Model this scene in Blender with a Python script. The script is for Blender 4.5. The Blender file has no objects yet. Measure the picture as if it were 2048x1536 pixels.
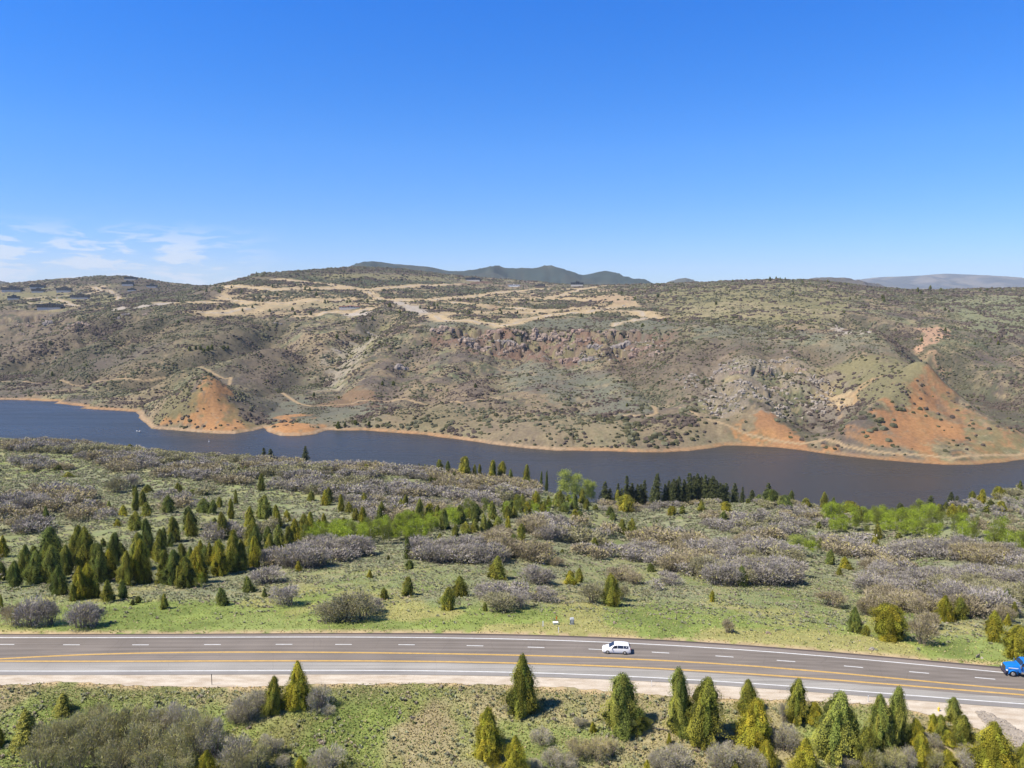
import bpy, math, random
import numpy as np
from mathutils import Vector

C = bpy.context.scene
COL = C.collection
rad = math.radians
random.seed(7)
RNG = np.random.default_rng(11)

# ------------------------------------------------------------------ camera
FPX = 1500.0                                   # focal length in photo pixels (2048 wide)
PITCH = math.atan(180 / FPX)
cam_d = bpy.data.cameras.new('camera')
cam = bpy.data.objects.new('camera', cam_d)
COL.objects.link(cam)
cam_d.sensor_width = 36.0
cam_d.lens = FPX / 2048 * 36.0
cam_d.clip_start = 1.0
cam_d.clip_end = 60000
cam.location = (0, 0, 0)
cam.rotation_euler = (math.pi / 2 - PITCH, 0, 0)
C.camera = cam

# ------------------------------------------------------------------ light, sky
SUN_EL = 54.0
SUN_DIR = Vector((-0.93, -0.37, 0)).normalized()          # horizontal direction towards the sun
EXPOSURE = 0.66
world = bpy.data.worlds.new('World')
C.world = world
world.use_nodes = True
wn = world.node_tree.nodes
wl = world.node_tree.links
wn.clear()
w_out = wn.new('ShaderNodeOutputWorld')
w_bg = wn.new('ShaderNodeBackground')
sky = wn.new('ShaderNodeTexSky')
sky.sky_type = 'NISHITA'
sky.sun_disc = False
sky.sun_elevation = rad(SUN_EL)
sky.sun_rotation = math.atan2(SUN_DIR.x, SUN_DIR.y)
sky.altitude = 1900
sky.air_density = 1.0
sky.dust_density = 0.35
sky.ozone_density = 4.0
w_bg.inputs['Strength'].default_value = 0.094
# thin fair-weather clouds low over the left horizon, laid out by direction on the sky itself
tc = wn.new('ShaderNodeTexCoord')
sep = wn.new('ShaderNodeSeparateXYZ')
wl.new(tc.outputs['Generated'], sep.inputs[0])


def wmath(op, a, b=None, clamp=False):
    n = wn.new('ShaderNodeMath')
    n.operation = op
    n.use_clamp = clamp
    for i, v in enumerate((a, b)):
        if v is None:
            continue
        if isinstance(v, (int, float)):
            n.inputs[i].default_value = v
        else:
            wl.new(v, n.inputs[i])
    return n.outputs[0]


def wrange(v, a, b, c=0.0, d=1.0):
    n = wn.new('ShaderNodeMapRange')
    n.interpolation_type = 'SMOOTHSTEP'
    wl.new(v, n.inputs[0])
    for i, q in enumerate((a, b, c, d)):
        n.inputs[1 + i].default_value = q
    return n.outputs[0]


az = wmath('ARCTAN2', sep.outputs[0], sep.outputs[1])       # 0 = straight ahead, negative to the left
comb = wn.new('ShaderNodeCombineXYZ')
wl.new(wmath('MULTIPLY', az, 11.0), comb.inputs[0])
wl.new(wmath('MULTIPLY', sep.outputs[2], 52.0), comb.inputs[1])
cn = wn.new('ShaderNodeTexNoise')
cn.inputs['Scale'].default_value = 1.9
cn.inputs['Detail'].default_value = 7.0
cn.inputs['Roughness'].default_value = 0.58
cn.inputs['Distortion'].default_value = 0.35
wl.new(comb.outputs[0], cn.inputs['Vector'])
elev_band = wmath('MULTIPLY', wrange(sep.outputs[2], 0.092, 0.05), wrange(sep.outputs[2], -0.02, 0.0))
az_band = wmath('MULTIPLY', wrange(az, -0.27, -0.42), wrange(az, -1.5, -1.1))
cmask = wrange(cn.outputs['Fac'], 0.45, 0.58)
veil = wmath('MULTIPLY', wrange(sep.outputs[2], 0.06, 0.0), 0.45)
cfac = wmath('MULTIPLY', wmath('MULTIPLY', elev_band, az_band),
             wmath('ADD', wmath('MULTIPLY', cmask, 0.75), veil), True)
hs = wn.new('ShaderNodeHueSaturation')
hs.inputs['Hue'].default_value = 0.508
hs.inputs['Saturation'].default_value = 1.34
hs.inputs['Value'].default_value = 1.12
wl.new(sky.outputs[0], hs.inputs['Color'])
cmix = wn.new('ShaderNodeMix')
cmix.data_type = 'RGBA'
wl.new(cfac, cmix.inputs[0])
ramp = wn.new('ShaderNodeValToRGB')                       # deepens the blue with height in the lower sky
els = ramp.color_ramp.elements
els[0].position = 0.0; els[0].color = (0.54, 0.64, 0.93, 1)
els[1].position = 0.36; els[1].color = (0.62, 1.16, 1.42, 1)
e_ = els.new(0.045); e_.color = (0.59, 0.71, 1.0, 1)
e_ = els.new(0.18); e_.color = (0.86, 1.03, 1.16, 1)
e_ = els.new(0.62); e_.color = (0.95, 1.0, 0.92, 1)  # zenith tinted less blue, added to weaken the blue fill in shadows
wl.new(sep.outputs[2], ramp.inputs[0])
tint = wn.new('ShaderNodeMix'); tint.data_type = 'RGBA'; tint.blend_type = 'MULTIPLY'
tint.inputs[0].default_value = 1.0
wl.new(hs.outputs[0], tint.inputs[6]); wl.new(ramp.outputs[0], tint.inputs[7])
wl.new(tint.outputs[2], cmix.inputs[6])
cmix.inputs[7].default_value = (5.4, 6.0, 6.9, 1)
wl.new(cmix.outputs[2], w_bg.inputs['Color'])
wl.new(w_bg.outputs[0], w_out.inputs['Surface'])

sun_d = bpy.data.lights.new('sun', 'SUN')
sun_d.energy = 5.0
sun_d.angle = rad(0.5)
sun_d.color = (1.0, 0.925, 0.80)
sun = bpy.data.objects.new('sun', sun_d)
COL.objects.link(sun)
sd3 = Vector((SUN_DIR.x * math.cos(rad(SUN_EL)), SUN_DIR.y * math.cos(rad(SUN_EL)), math.sin(rad(SUN_EL))))
sun.rotation_euler = sd3.to_track_quat('Z', 'Y').to_euler()
sun.location = (-200, -150, 300)

C.view_settings.view_transform = 'Standard'
C.view_settings.look = 'None'
C.view_settings.exposure = EXPOSURE
C.view_settings.gamma = 1.0
C.view_settings.use_curve_mapping = False
C.cycles.max_bounces = 6
C.cycles.volume_bounces = 0
C.cycles.use_denoising = True


# ------------------------------------------------------------------ small helpers
def tag(o, label=None, cat=None, group=None, kind=None):
    if label: o['label'] = label
    if cat: o['category'] = cat
    if group: o['group'] = group
    if kind: o['kind'] = kind
    return o


def empty(name, loc=(0, 0, 0), rz=0.0):
    o = bpy.data.objects.new(name, None)
    o.empty_display_size = 0.5
    COL.objects.link(o)
    o.location = loc
    o.rotation_euler = (0, 0, rz)
    return o


def np_mesh(name, V, F, cols=None, smooth=False):
    """mesh from arrays; F is (n,3) or (n,4)"""
    V = np.asarray(V, np.float32)
    F = np.asarray(F, np.int32)
    me = bpy.data.meshes.new(name)
    me.vertices.add(len(V))
    me.vertices.foreach_set('co', V.ravel())
    k = F.shape[1]
    me.loops.add(F.size)
    me.loops.foreach_set('vertex_index', F.ravel())
    me.polygons.add(len(F))
    me.polygons.foreach_set('loop_start', np.arange(0, F.size, k, dtype=np.int32))
    me.polygons.foreach_set('loop_total', np.full(len(F), k, np.int32))
    me.polygons.foreach_set('use_smooth', np.full(len(F), smooth, bool))
    if cols is not None:
        at = me.color_attributes.new('Col', 'FLOAT_COLOR', 'POINT')
        c4 = np.ones((len(V), 4), np.float32)
        c4[:, :3] = cols
        at.data.foreach_set('color', c4.ravel())
    me.update(calc_edges=True)
    return me


def np_obj(name, V, F, mat, parent=None, cols=None, smooth=False):
    me = np_mesh(name, V, F, cols, smooth)
    me.materials.append(mat)
    o = bpy.data.objects.new(name, me)
    COL.objects.link(o)
    if parent: o.parent = parent
    return o


class MB:
    """collects simple solids and builds them as ONE mesh"""
    def __init__(self):
        self.v, self.f = [], []

    def add(self, vs, fs):
        n = len(self.v)
        self.v += [tuple(p) for p in vs]
        self.f += [tuple(i + n for i in q) for q in fs]
        return self

    def box(self, x0, x1, y0, y1, z0, z1, tx=0.0, ty=0.0):
        """box; tx, ty pull the top in"""
        v = [(x0, y0, z0), (x1, y0, z0), (x1, y1, z0), (x0, y1, z0),
             (x0 + tx, y0 + ty, z1), (x1 - tx, y0 + ty, z1), (x1 - tx, y1 - ty, z1), (x0 + tx, y1 - ty, z1)]
        return self.add(v, [(3, 2, 1, 0), (4, 5, 6, 7), (0, 1, 5, 4), (1, 2, 6, 5), (2, 3, 7, 6), (3, 0, 4, 7)])

    def tube(self, p, q, r0, r1=None, n=8, cap=True):
        r1 = r0 if r1 is None else r1
        p, q = Vector(p), Vector(q)
        d = (q - p).normalized()
        a = d.orthogonal().normalized()
        b = d.cross(a)
        vs = []
        for c, r in ((p, r0), (q, r1)):
            for i in range(n):
                t = 2 * math.pi * i / n
                vs.append(c + a * (r * math.cos(t)) + b * (r * math.sin(t)))
        fs = [(i, (i + 1) % n, n + (i + 1) % n, n + i) for i in range(n)]
        if cap:
            fs += [tuple(range(n - 1, -1, -1)), tuple(range(n, 2 * n))]
        return self.add(vs, fs)

    def loft(self, rings, close=True):
        n = len(rings[0])
        vs = [p for r in rings for p in r]
        fs = []
        for k in range(len(rings) - 1):
            for i in range(n):
                j = (i + 1) % n
                fs.append((k * n + i, k * n + j, (k + 1) * n + j, (k + 1) * n + i))
        if close:
            fs += [tuple(range(n - 1, -1, -1)), tuple((len(rings) - 1) * n + i for i in range(n))]
        return self.add(vs, fs)

    def build(self, name, mat, parent=None, bevel=0.0, smooth=False):
        me = bpy.data.meshes.new(name)
        me.from_pydata(self.v, [], self.f)
        me.materials.append(mat)
        me.update()
        if smooth:
            for p in me.polygons: p.use_smooth = True
        o = bpy.data.objects.new(name, me)
        COL.objects.link(o)
        if parent: o.parent = parent
        if bevel:
            m = o.modifiers.new('bevel', 'BEVEL')
            m.width = bevel
            m.segments = 2
            m.limit_method = 'ANGLE'
        return o


# ------------------------------------------------------------------ noise
def _hash(ix, iy, seed):
    h = (ix.astype(np.int64) * 374761393 + iy.astype(np.int64) * 668265263 + seed * 1442695041) & 0xffffffff
    h = ((h ^ (h >> 13)) * 1274126177) & 0xffffffff
    return ((h ^ (h >> 16)) & 0xffff).astype(np.float32) / 65535.0


def vnoise(x, y, seed=0):
    ix = np.floor(x); iy = np.floor(y)
    fx = (x - ix).astype(np.float32); fy = (y - iy).astype(np.float32)
    fx = fx * fx * fx * (fx * (fx * 6 - 15) + 10)
    fy = fy * fy * fy * (fy * (fy * 6 - 15) + 10)
    a = _hash(ix, iy, seed); b = _hash(ix + 1, iy, seed)
    c = _hash(ix, iy + 1, seed); d = _hash(ix + 1, iy + 1, seed)
    return (a + (b - a) * fx) * (1 - fy) + (c + (d - c) * fx) * fy


def fbm(x, y, seed=0, oct=4, gain=0.5):
    s = 0; a = 1.0; t = 0
    ca, sa = 0.8, 0.6
    for i in range(oct):
        s = s + a * vnoise(x, y, seed + i * 17)
        t += a
        a *= gain
        x, y = (ca * x - sa * y) * 2.03 + 11.3, (sa * x + ca * y) * 2.03 + 5.7
    return s / t


def sstep(v, a, b):
    t = np.clip((v - a) / (b - a), 0, 1)
    return t * t * (3 - 2 * t)


# ------------------------------------------------------------------ survey: picture bearings turned into positions
SP, CP = math.sin(PITCH), math.cos(PITCH)


def ray(px, py):
    """direction with unit forward (Y) component"""
    a = (px - 1024) / FPX
    b = -(py - 768) / FPX
    Y = CP + b * SP
    return a / Y, (-SP + b * CP) / Y


def on_z(px, py, z):
    a, t = ray(px, py)
    Y = z / t
    return a * Y, Y


LAKE_Z = -150.0
ROAD_Z = -65.0
far_shore = [(-700, 796), (-300, 798), (0, 800), (40, 800), (80, 802), (117, 803), (108, 807), (158, 812), (172, 814), (160, 817), (215, 820),
             (273, 824), (279, 836), (293, 849), (303, 858), (350, 861), (410, 866), (470, 868), (505, 862), (528, 856),
             (536, 865), (560, 872), (600, 872), (632, 868), (655, 861), (720, 861), (800, 866), (850, 870), (900, 877), (950, 883),
             (1000, 891), (1060, 898), (1110, 902), (1180, 902), (1250, 904), (1320, 905), (1380, 902), (1450, 892),
             (1500, 892), (1560, 896), (1610, 901), (1660, 909), (1740, 918), (1830, 926), (1900, 930), (1960, 929),
             (2048, 920), (2300, 905), (2800, 900)]
brow = [(-700, 876), (-200, 878), (0, 882), (200, 896), (400, 916), (600, 928), (800, 945), (950, 958), (1080, 976), (1150, 996),
        (1200, 1014), (1300, 1012), (1450, 1008), (1540, 1004), (1640, 1004), (1700, 1026), (1760, 1046), (1820, 1046),
        (1880, 1022), (1950, 1002), (2048, 978), (2300, 950), (2800, 940)]
bx = np.array([b[0] for b in brow], float); by = np.array([b[1] for b in brow], float)
lake_poly = [on_z(px, py, LAKE_Z) for px, py in far_shore]
near_edge = []
for px in range(-700, 2801, 60):
    x, Y = on_z(px, float(np.interp(px, bx, by)), LAKE_Z)
    near_edge.append((x * 0.93, Y * 0.93))
lake_poly = np.array(lake_poly + near_edge[::-1])


def seg_dist(x, y, P, closed=False):
    d = np.full(x.shape, 1e9, np.float32)
    P = np.asarray(P, float)
    n = len(P)
    for i in range(n if closed else n - 1):
        a = P[i]; b = P[(i + 1) % n]
        ab = b - a
        L = float(ab @ ab) + 1e-9
        t = np.clip(((x - a[0]) * ab[0] + (y - a[1]) * ab[1]) / L, 0, 1)
        d = np.minimum(d, np.hypot(x - a[0] - t * ab[0], y - a[1] - t * ab[1]))
    return d


def inside(x, y, P):
    P = np.asarray(P, float)
    r = np.zeros(x.shape, bool)
    n = len(P)
    for i in range(n):
        x0, y0 = P[i]; x1, y1 = P[(i + 1) % n]
        if y0 == y1: continue
        c = ((y0 > y) != (y1 > y)) & (x < (x1 - x0) * (y - y0) / (y1 - y0) + x0)
        r ^= c
    return r


# highway edge and paint lines, surveyed points -> smooth curves y(x) on the road plane
def curve(pts, deg=5):
    P = np.array([on_z(px, py, ROAD_Z) for px, py in pts])
    cf = np.polyfit(P[:, 0] / 50, P[:, 1], deg)
    x0, x1 = P[:, 0].min() + 3, P[:, 0].max() - 3

    def f(x):
        x = np.asarray(x, float)
        xc = np.clip(x, x0, x1)
        s = np.where(x < x0, np.polyval(np.polyder(cf), x0 / 50) / 50, np.polyval(np.polyder(cf), x1 / 50) / 50)
        return np.polyval(cf, xc / 50) + s * (x - xc)
    return f


L_faredge = curve([(0, 1268), (250, 1267.5), (500, 1267), (700, 1266.5), (950, 1267), (1150, 1271), (1300, 1279), (1400, 1283.5), (1525, 1292.5), (1650, 1303.5), (1750, 1311), (1850, 1319), (1950, 1328), (2048, 1338)])
L_farwhite = curve([(0, 1275), (250, 1275), (450, 1274.3), (700, 1274.3), (900, 1275.5), (1150, 1282.5), (1300, 1288.5), (1400, 1294), (1525, 1302), (1650, 1313.2), (1750, 1321), (1850, 1330), (2000, 1344), (2048, 1349)])
L_faryel = curve([(0, 1317.6), (100, 1312.8), (200, 1308.6), (300, 1305.6), (400, 1304.4), (500, 1304.3), (700, 1305.5), (950, 1308.5), (1150, 1314), (1300, 1319.5), (1400, 1325), (1525, 1334), (1650, 1344.5), (1750, 1353), (1850, 1362), (2048, 1380)], 6)
L_nearyel = curve([(0, 1322.2), (150, 1322.4), (300, 1322.4), (500, 1321.8), (700, 1322), (950, 1324.2), (1150, 1329.5), (1300, 1336.3), (1400, 1341.5), (1525, 1350), (1650, 1358.5), (1750, 1366.3), (1850, 1373.5), (2048, 1390)])
L_nearwhite = curve([(0, 1342), (250, 1342), (500, 1341), (700, 1341), (950, 1343), (1150, 1348), (1300, 1355), (1400, 1360.5), (1525, 1368.5), (1650, 1377.6), (1750, 1385), (1850, 1392.5), (2048, 1408)])
L_nearedge = curve([(0, 1350), (250, 1349.5), (500, 1349), (700, 1349), (950, 1351), (1150, 1356), (1300, 1363), (1400, 1368.5), (1525, 1376.5), (1650, 1386.6), (1750, 1394), (1850, 1401.5), (2048, 1417)])
L_gravel = curve([(0, 1370), (250, 1370.5), (500, 1369), (700, 1367.5), (950, 1369), (1150, 1378), (1300, 1385), (1400, 1389), (1525, 1397), (1650, 1406), (1750, 1413), (1850, 1424), (1920, 1436), (1980, 1462), (2048, 1500)], 6)


# ------------------------------------------------------------------ height field
ctrl = []


def cp(px, py, Y):
    a, t = ray(px, py)
    ctrl.append((a * Y, Y, t * Y))


for px in range(-700, 2801, 175):
    pb = float(np.interp(px, bx, by))
    xw, Yw = on_z(px, pb, LAKE_Z)
    kb = 0.72 if px < 1100 or px > 1900 else 0.80
    cp(px, pb, Yw * kb)
    ctrl.append((xw * 0.93, Yw * 0.93, LAKE_Z))
    zb = LAKE_Z * kb
    top = 1262 if px < 1000 else 1262 + (px - 1000) * 0.06
    for t in (0.0, 0.22, 0.45, 0.7, 0.88):
        py = top + (pb - top) * t
        z = -65.6 + (zb + 65.6) * t ** 1.35
        a, tt = ray(px, py)
        ctrl.append((a * z / tt, z / tt, z))
for u in (-1.4, -1.0, -0.6, -0.3, 0, 0.3, 0.6, 1.0, 1.4):
    for Y, z in ((20, -78), (50, -75), (80, -72), (100, -68.8), (112, -66.3)):
        ctrl.append((u * Y, Y, z))
cols_far = {
    -300: [(775, 1150), (740, 1350), (690, 1650), (640, 2100), (600, 2700), (575, 3600)],
    0: [(785, 1130), (742, 1330), (705, 1560), (690, 1800), (650, 1930), (622, 2050), (603, 2500), (585, 3000), (570, 3600)],
    130: [(790, 1120), (745, 1260), (690, 1420), (655, 1860), (622, 2080), (600, 2500), (581, 3000), (558, 3700)],
    240: [(800, 1060), (740, 1230), (680, 1420), (630, 1620), (606, 2300), (585, 2900), (553, 3500)],
    320: [(800, 1020), (750, 1180), (690, 1380), (640, 1580), (610, 1900), (585, 2800), (568, 3300)],
    410: [(820, 850), (768, 905), (758, 1080), (700, 1300), (650, 1520), (620, 1750), (602, 2100), (585, 2900), (574, 3500)],
    520: [(845, 850), (790, 1020), (740, 1190), (690, 1390), (640, 1640), (610, 1950), (580, 2300), (548, 2700)],
    640: [(845, 880), (815, 970), (770, 1100), (720, 1250), (665, 1480), (630, 1750), (600, 2050), (570, 2500), (541, 3000)],
    760: [(835, 850), (800, 950), (750, 1110), (700, 1290), (655, 1480), (625, 1750), (600, 2100), (570, 2600), (536, 3300)],
    900: [(860, 790), (830, 850), (800, 930), (760, 1050), (710, 1230), (678, 1310), (655, 1375), (625, 1750), (600, 2200), (570, 2900), (551, 3500)],
    1050: [(880, 720), (850, 790), (815, 880), (770, 1000), (725, 1170), (700, 1255), (670, 1310), (648, 1450), (615, 1850), (595, 2350), (575, 3000), (563, 3500)],
    1200: [(880, 720), (845, 790), (800, 900), (760, 1010), (722, 1140), (702, 1200), (670, 1270), (648, 1420), (615, 1850), (590, 2400), (573, 3000)],
    1350: [(885, 700), (850, 770), (815, 850), (770, 940), (710, 1070), (670, 1220), (640, 1480), (610, 1850), (585, 2300), (568, 2900)],
    1500: [(860, 720), (820, 790), (770, 870), (710, 990), (670, 1170), (640, 1380), (600, 1800), (575, 2200), (563, 2700)],
    1640: [(870, 710), (830, 800), (760, 890), (700, 1010), (660, 1190), (620, 1600), (590, 2000), (564, 2500)],
    1740: [(880, 690), (820, 760), (760, 850), (700, 970), (668, 1100), (640, 1400), (600, 1900), (576, 2500)],
    1845: [(880, 700), (820, 755), (757, 835), (742, 980), (690, 1160), (650, 1380), (615, 1750), (582, 2500)],
    1950: [(900, 670), (855, 730), (800, 930), (740, 1060), (690, 1200), (640, 1450), (600, 1950), (580, 2500)],
    2048: [(890, 690), (850, 810), (790, 950), (740, 1080), (690, 1230), (640, 1450), (600, 1950), (578, 2500)],
    2300: [(890, 690), (850, 850), (790, 950), (740, 1080), (690, 1230), (640, 1450), (600, 1950), (578, 2500)],
}
for px, L in cols_far.items():
    for py, Y in L:
        cp(px, py, Y)
    cp(px, L[-1][0] + 12, L[-1][1] * 1.35)
    cp(px, L[-1][0] + 25, L[-1][1] * 1.9)
for px in (-700, -2000, 2800, 4000):
    for py, Y in ((790, 1000), (700, 1500), (640, 2000), (600, 2600), (575, 3400), (590, 5500)):
        cp(px, py, Y)
ctrl = np.array(ctrl)
# drop near-duplicates
keep = []
uv = np.stack([ctrl[:, 0] / ctrl[:, 1] * 2.0, np.log(ctrl[:, 1]) * 1.4], 1)
for i in range(len(uv)):
    if all(np.hypot(*(uv[i] - uv[j])) > 0.012 for j in keep): keep.append(i)
ctrl = ctrl[keep]; uv = uv[keep]


def _tps_k(r2):
    return 0.5 * r2 * np.log(r2 + 1e-12)


_n = len(uv)
_K = _tps_k(((uv[:, None] - uv[None]) ** 2).sum(-1)) + np.eye(_n) * 4e-4
_P = np.concatenate([np.ones((_n, 1)), uv], 1)
_A = np.block([[_K, _P], [_P.T, np.zeros((3, 3))]])
_w = np.linalg.solve(_A, np.concatenate([ctrl[:, 2], np.zeros(3)]))


def tps(x, y):
    u = (x / y * 2.0).astype(np.float32).ravel(); v = (np.log(y) * 1.4).astype(np.float32).ravel()
    out = np.full(u.shape, _w[_n], np.float32) + _w[_n + 1] * u + _w[_n + 2] * v
    for i in range(_n):
        out += np.float32(_w[i]) * _tps_k((u - np.float32(uv[i, 0])) ** 2 + (v - np.float32(uv[i, 1])) ** 2)
    return out.reshape(x.shape)


U = np.concatenate([np.linspace(-1.5, -0.80, 70, endpoint=False), np.linspace(-0.80, 0.80, 980), np.linspace(0.80, 1.5, 71)[1:]])
Yr = np.exp(np.linspace(math.log(25), math.log(6500), 1500))
GX = (U[None, :] * Yr[:, None]); GY = np.repeat(Yr[:, None], len(U), 1)
LU0, LD = math.log(25), (math.log(6500) - math.log(25)) / (len(Yr) - 1)

H = tps(GX, GY).astype(np.float64)
sd = seg_dist(GX, GY, lake_poly, True)
ins = inside(GX, GY, lake_poly)
SD = np.where(ins, -sd, sd)
farside = GY > np.interp(GX / GY, [-1.5, -0.7, -0.35, 0, 0.35, 0.7, 1.5], [900, 900, 780, 660, 560, 540, 540])


def relief(x, y, sdist, far):
    w = np.clip(sdist / 90, 0, 1) ** 0.8
    big = (1 - np.abs(fbm(x / 210, y / 260, 3, 4) * 2 - 1) * 2.0)          # ridged
    med = fbm(x / 60, y / 75, 21, 4) - 0.5
    fine = fbm(x / 13, y / 15, 41, 3) - 0.5
    dist = np.clip((y - 600) / 1200, 0.3, 1.1) * (1 - 0.55 * sstep(y, 1700, 2400))
    farr = (big * 7.5 + med * 13.0) * dist + fine * 4.2
    nw = np.clip((y - 150) / 200, 0.06, 1)
    near = (fbm(x / 70, y / 70, 5, 3) - 0.5) * 6.0 * nw + (fbm(x / 9, y / 9, 9, 3) - 0.5) * 0.9 * np.clip(nw * 2, 0.4, 1)
    return np.where(far, farr * w, near * np.clip(sdist / 30, 0, 1))


H += relief(GX, GY, np.maximum(SD, 0), farside)


def sample(G, x, y):
    x = np.asarray(x, float); y = np.asarray(y, float)
    r = np.clip((np.log(np.maximum(y, 25.001)) - LU0) / LD, 0, len(Yr) - 1.001)
    c = np.interp(x / y, U, np.arange(len(U)))
    c = np.clip(c, 0, len(U) - 1.001)
    i = r.astype(int); j = c.astype(int)
    fr = r - i; fc = c - j
    return (G[i, j] * (1 - fr) * (1 - fc) + G[i + 1, j] * fr * (1 - fc) + G[i, j + 1] * (1 - fr) * fc + G[i + 1, j + 1] * fr * fc)


_ys = np.exp(np.linspace(math.log(70), math.log(6000), 3000))


def hit(px, py, G=None, after=0.0):
    """first ground point along a bearing"""
    G = H if G is None else G
    a, t = ray(px, py)
    z = sample(G, a * _ys, _ys)
    k = np.nonzero((t * _ys < z) & (_ys > after))[0]
    k = k[0] if len(k) else len(_ys) - 1
    Y = _ys[k]
    return a * Y, Y


def line(pts, G=None):
    return [hit(px, py, G) for px, py in pts]


# carved ravines and raised ribs (depth, half width in metres)
H0 = H.copy()
for pts, dep, wid in [
    ([(10, 745), (70, 712), (120, 684), (180, 655), (240, 622)], 48, 60),
    ([(640, 858), (625, 825), (650, 760), (675, 715), (700, 675), (760, 640)], 26, 38),
    ([(2048, 810), (1960, 762), (1890, 715), (1840, 700), (1780, 668), (1720, 640)], 34, 40),
    ([(1600, 885), (1640, 850), (1670, 815), (1690, 770), (1640, 700)], 14, 28),
    ([(270, 775), (340, 750), (420, 715), (500, 690), (560, 650)], 24, 34),
    ([(560, 790), (600, 740), (610, 700), (560, 670)], 18, 32), ([(2040, 856), (1980, 815), (1920, 780), (1870, 748)], 22, 26),
    ([(850, 800), (880, 770), (960, 740)], 10, 26), ([(60, 770), (120, 735), (200, 700), (330, 640)], 14, 24), ([(760, 800), (800, 760), (820, 700)], 10, 26),
    ([(120, 780), (200, 740), (280, 690), (330, 655)], 9, 30),
    ([(1010, 700), (1020, 740), (990, 790)], 7, 24),
    ([(1130, 720), (1180, 760), (1180, 820)], 6, 26),
    ([(1250, 700), (1290, 760), (1330, 800)], 8, 26),
    ([(1420, 690), (1440, 760), (1440, 820)], 8, 22),
    ([(1540, 690), (1560, 760), (1580, 820)], 8, 22),
    ([(850, 690), (860, 760), (820, 800)], 6, 30),
    ([(2000, 700), (1960, 720), (1920, 722)], 8, 24),
    ([(2048, 760), (1990, 770), (1950, 760)], 7, 22),
]:
    P = line(pts, H0)
    d = seg_dist(GX, GY, P)
    H -= dep * np.exp(-(d / wid) ** 2) * np.clip(SD / 60, 0, 1)
for pts, dep, wid in [
    ([(410, 770), (408, 800)], 13, 26), ([(1845, 757), (1800, 720), (1745, 668)], 6, 35),
    ([(590, 834), (585, 850)], 5, 16), ([(1845, 762), (1765, 808), (1690, 862)], 7, 18), ([(1850, 765), (1935, 822), (2040, 884)], 8, 20), ([(460, 745), (330, 775), (280, 800)], 8, 28), ([(560, 700), (440, 735), (360, 760)], 8, 26), ([(700, 780), (640, 800)], 7, 40), ([(240, 628), (160, 662), (70, 735)], 7, 40),
    ([(960, 815), (1080, 850), (1200, 860)], 4, 50),
]:
    P = line(pts, H0)
    d = seg_dist(GX, GY, P)
    H += dep * np.exp(-(d / wid) ** 2) * np.clip(SD / 30, 0, 1)
# cliff band below the mesa rim: steps and blocky rock
cliff_px = [(880, 660), (960, 660), (1060, 664), (1200, 668), (1320, 668), (1330, 700), (1270, 712), (1180, 718), (1110, 715), (1040, 700), (960, 695), (880, 690)]
rock_px2 = [(1380, 730), (1480, 715), (1600, 720), (1680, 750), (1700, 800), (1640, 810), (1560, 830), (1440, 825), (1380, 790), (1350, 760)]
rock_px3 = [(20, 640), (110, 625), (180, 640), (160, 662), (80, 700), (0, 710)]
rock_px4 = [(670, 690), (720, 655), (790, 640), (760, 665), (700, 710), (650, 755), (640, 740)]
cliff_w = line(cliff_px, H0)
rock2_w = line(rock_px2, H0)
rock3_w = line(rock_px3, H0)
rock4_w = line(rock_px4, H0)
WX = GX + (fbm(GX / 25, GY / 25, 71, 3) - 0.5) * 50 + (fbm(GX / 6, GY / 7, 73, 2) - 0.5) * 18
WY = GY + (fbm(GX / 25, GY / 25, 72, 3) - 0.5) * 70 + (fbm(GX / 6, GY / 7, 74, 2) - 0.5) * 24


def soft(P, feather=12.0):
    d = seg_dist(WX, WY, P, True)
    return np.where(inside(WX, WY, P), 1.0, np.exp(-(d / feather) ** 2)).astype(np.float32)


M_cliff = soft(cliff_w, 18); M_rock2 = soft(rock2_w, 14); M_rock3 = soft(rock3_w, 16); M_rock4 = soft(rock4_w, 10)
rocky = np.clip(M_cliff + M_rock2 * 0.55 + M_rock3 * 0.7 + M_rock4 * 0.4, 0, 1)
rn = fbm(GX / 16, GY / 20, 91, 4)
H += rocky * (np.floor(rn * 9) / 9 - 0.5) * 19
# ledges: the slope drops away sharply in front of each rim line
for pts, dep, back in [
    ([(865, 658), (900, 655), (950, 659), (1000, 661), (1060, 664), (1100, 662), (1160, 668), (1220, 662), (1280, 664), (1340, 668)], 15, 60),
    ([(930, 682), (980, 678), (1030, 682), (1080, 680), (1130, 694), (1190, 690), (1240, 690), (1310, 696)], 12, 50),
    ([(1400, 735), (1450, 728), (1500, 734), (1560, 724), (1620, 734), (1680, 752)], 8, 45),
    ([(1420, 768), (1480, 762), (1540, 770), (1600, 764), (1650, 785)], 7, 40),
    ([(40, 640), (90, 632), (140, 636), (185, 634)], 12, 60), ([(225, 632), (260, 626), (300, 628), (340, 626)], 8, 40),
    ([(790, 738), (815, 730), (840, 742)], 7, 30), ([(860, 708), (880, 704), (900, 712)], 5, 25)]:
    P = np.array(line(pts, H0))
    o_ = np.argsort(P[:, 0] / P[:, 1]); P = P[o_]
    uu = P[:, 0] / P[:, 1]; U_ = GX / GY
    rim = np.interp(U_, uu, P[:, 1]) + (fbm(GX / 14, GX * 0 + 3.3, 97, 3) - 0.5) * 44
    inside_u = sstep(U_, uu[0] - 0.01, uu[0] + 0.02) * sstep(U_, uu[-1] + 0.01, uu[-1] - 0.02)
    q_ = rim - GY
    amt_ = sstep(fbm(GX / 30, GY * 0 + 1.7, 98, 2), 0.25, 0.55)
    H -= np.where(q_ > 0, dep * np.exp(-q_ / back) * np.clip(q_ / 4, 0, 1), 0) * inside_u * amt_
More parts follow.
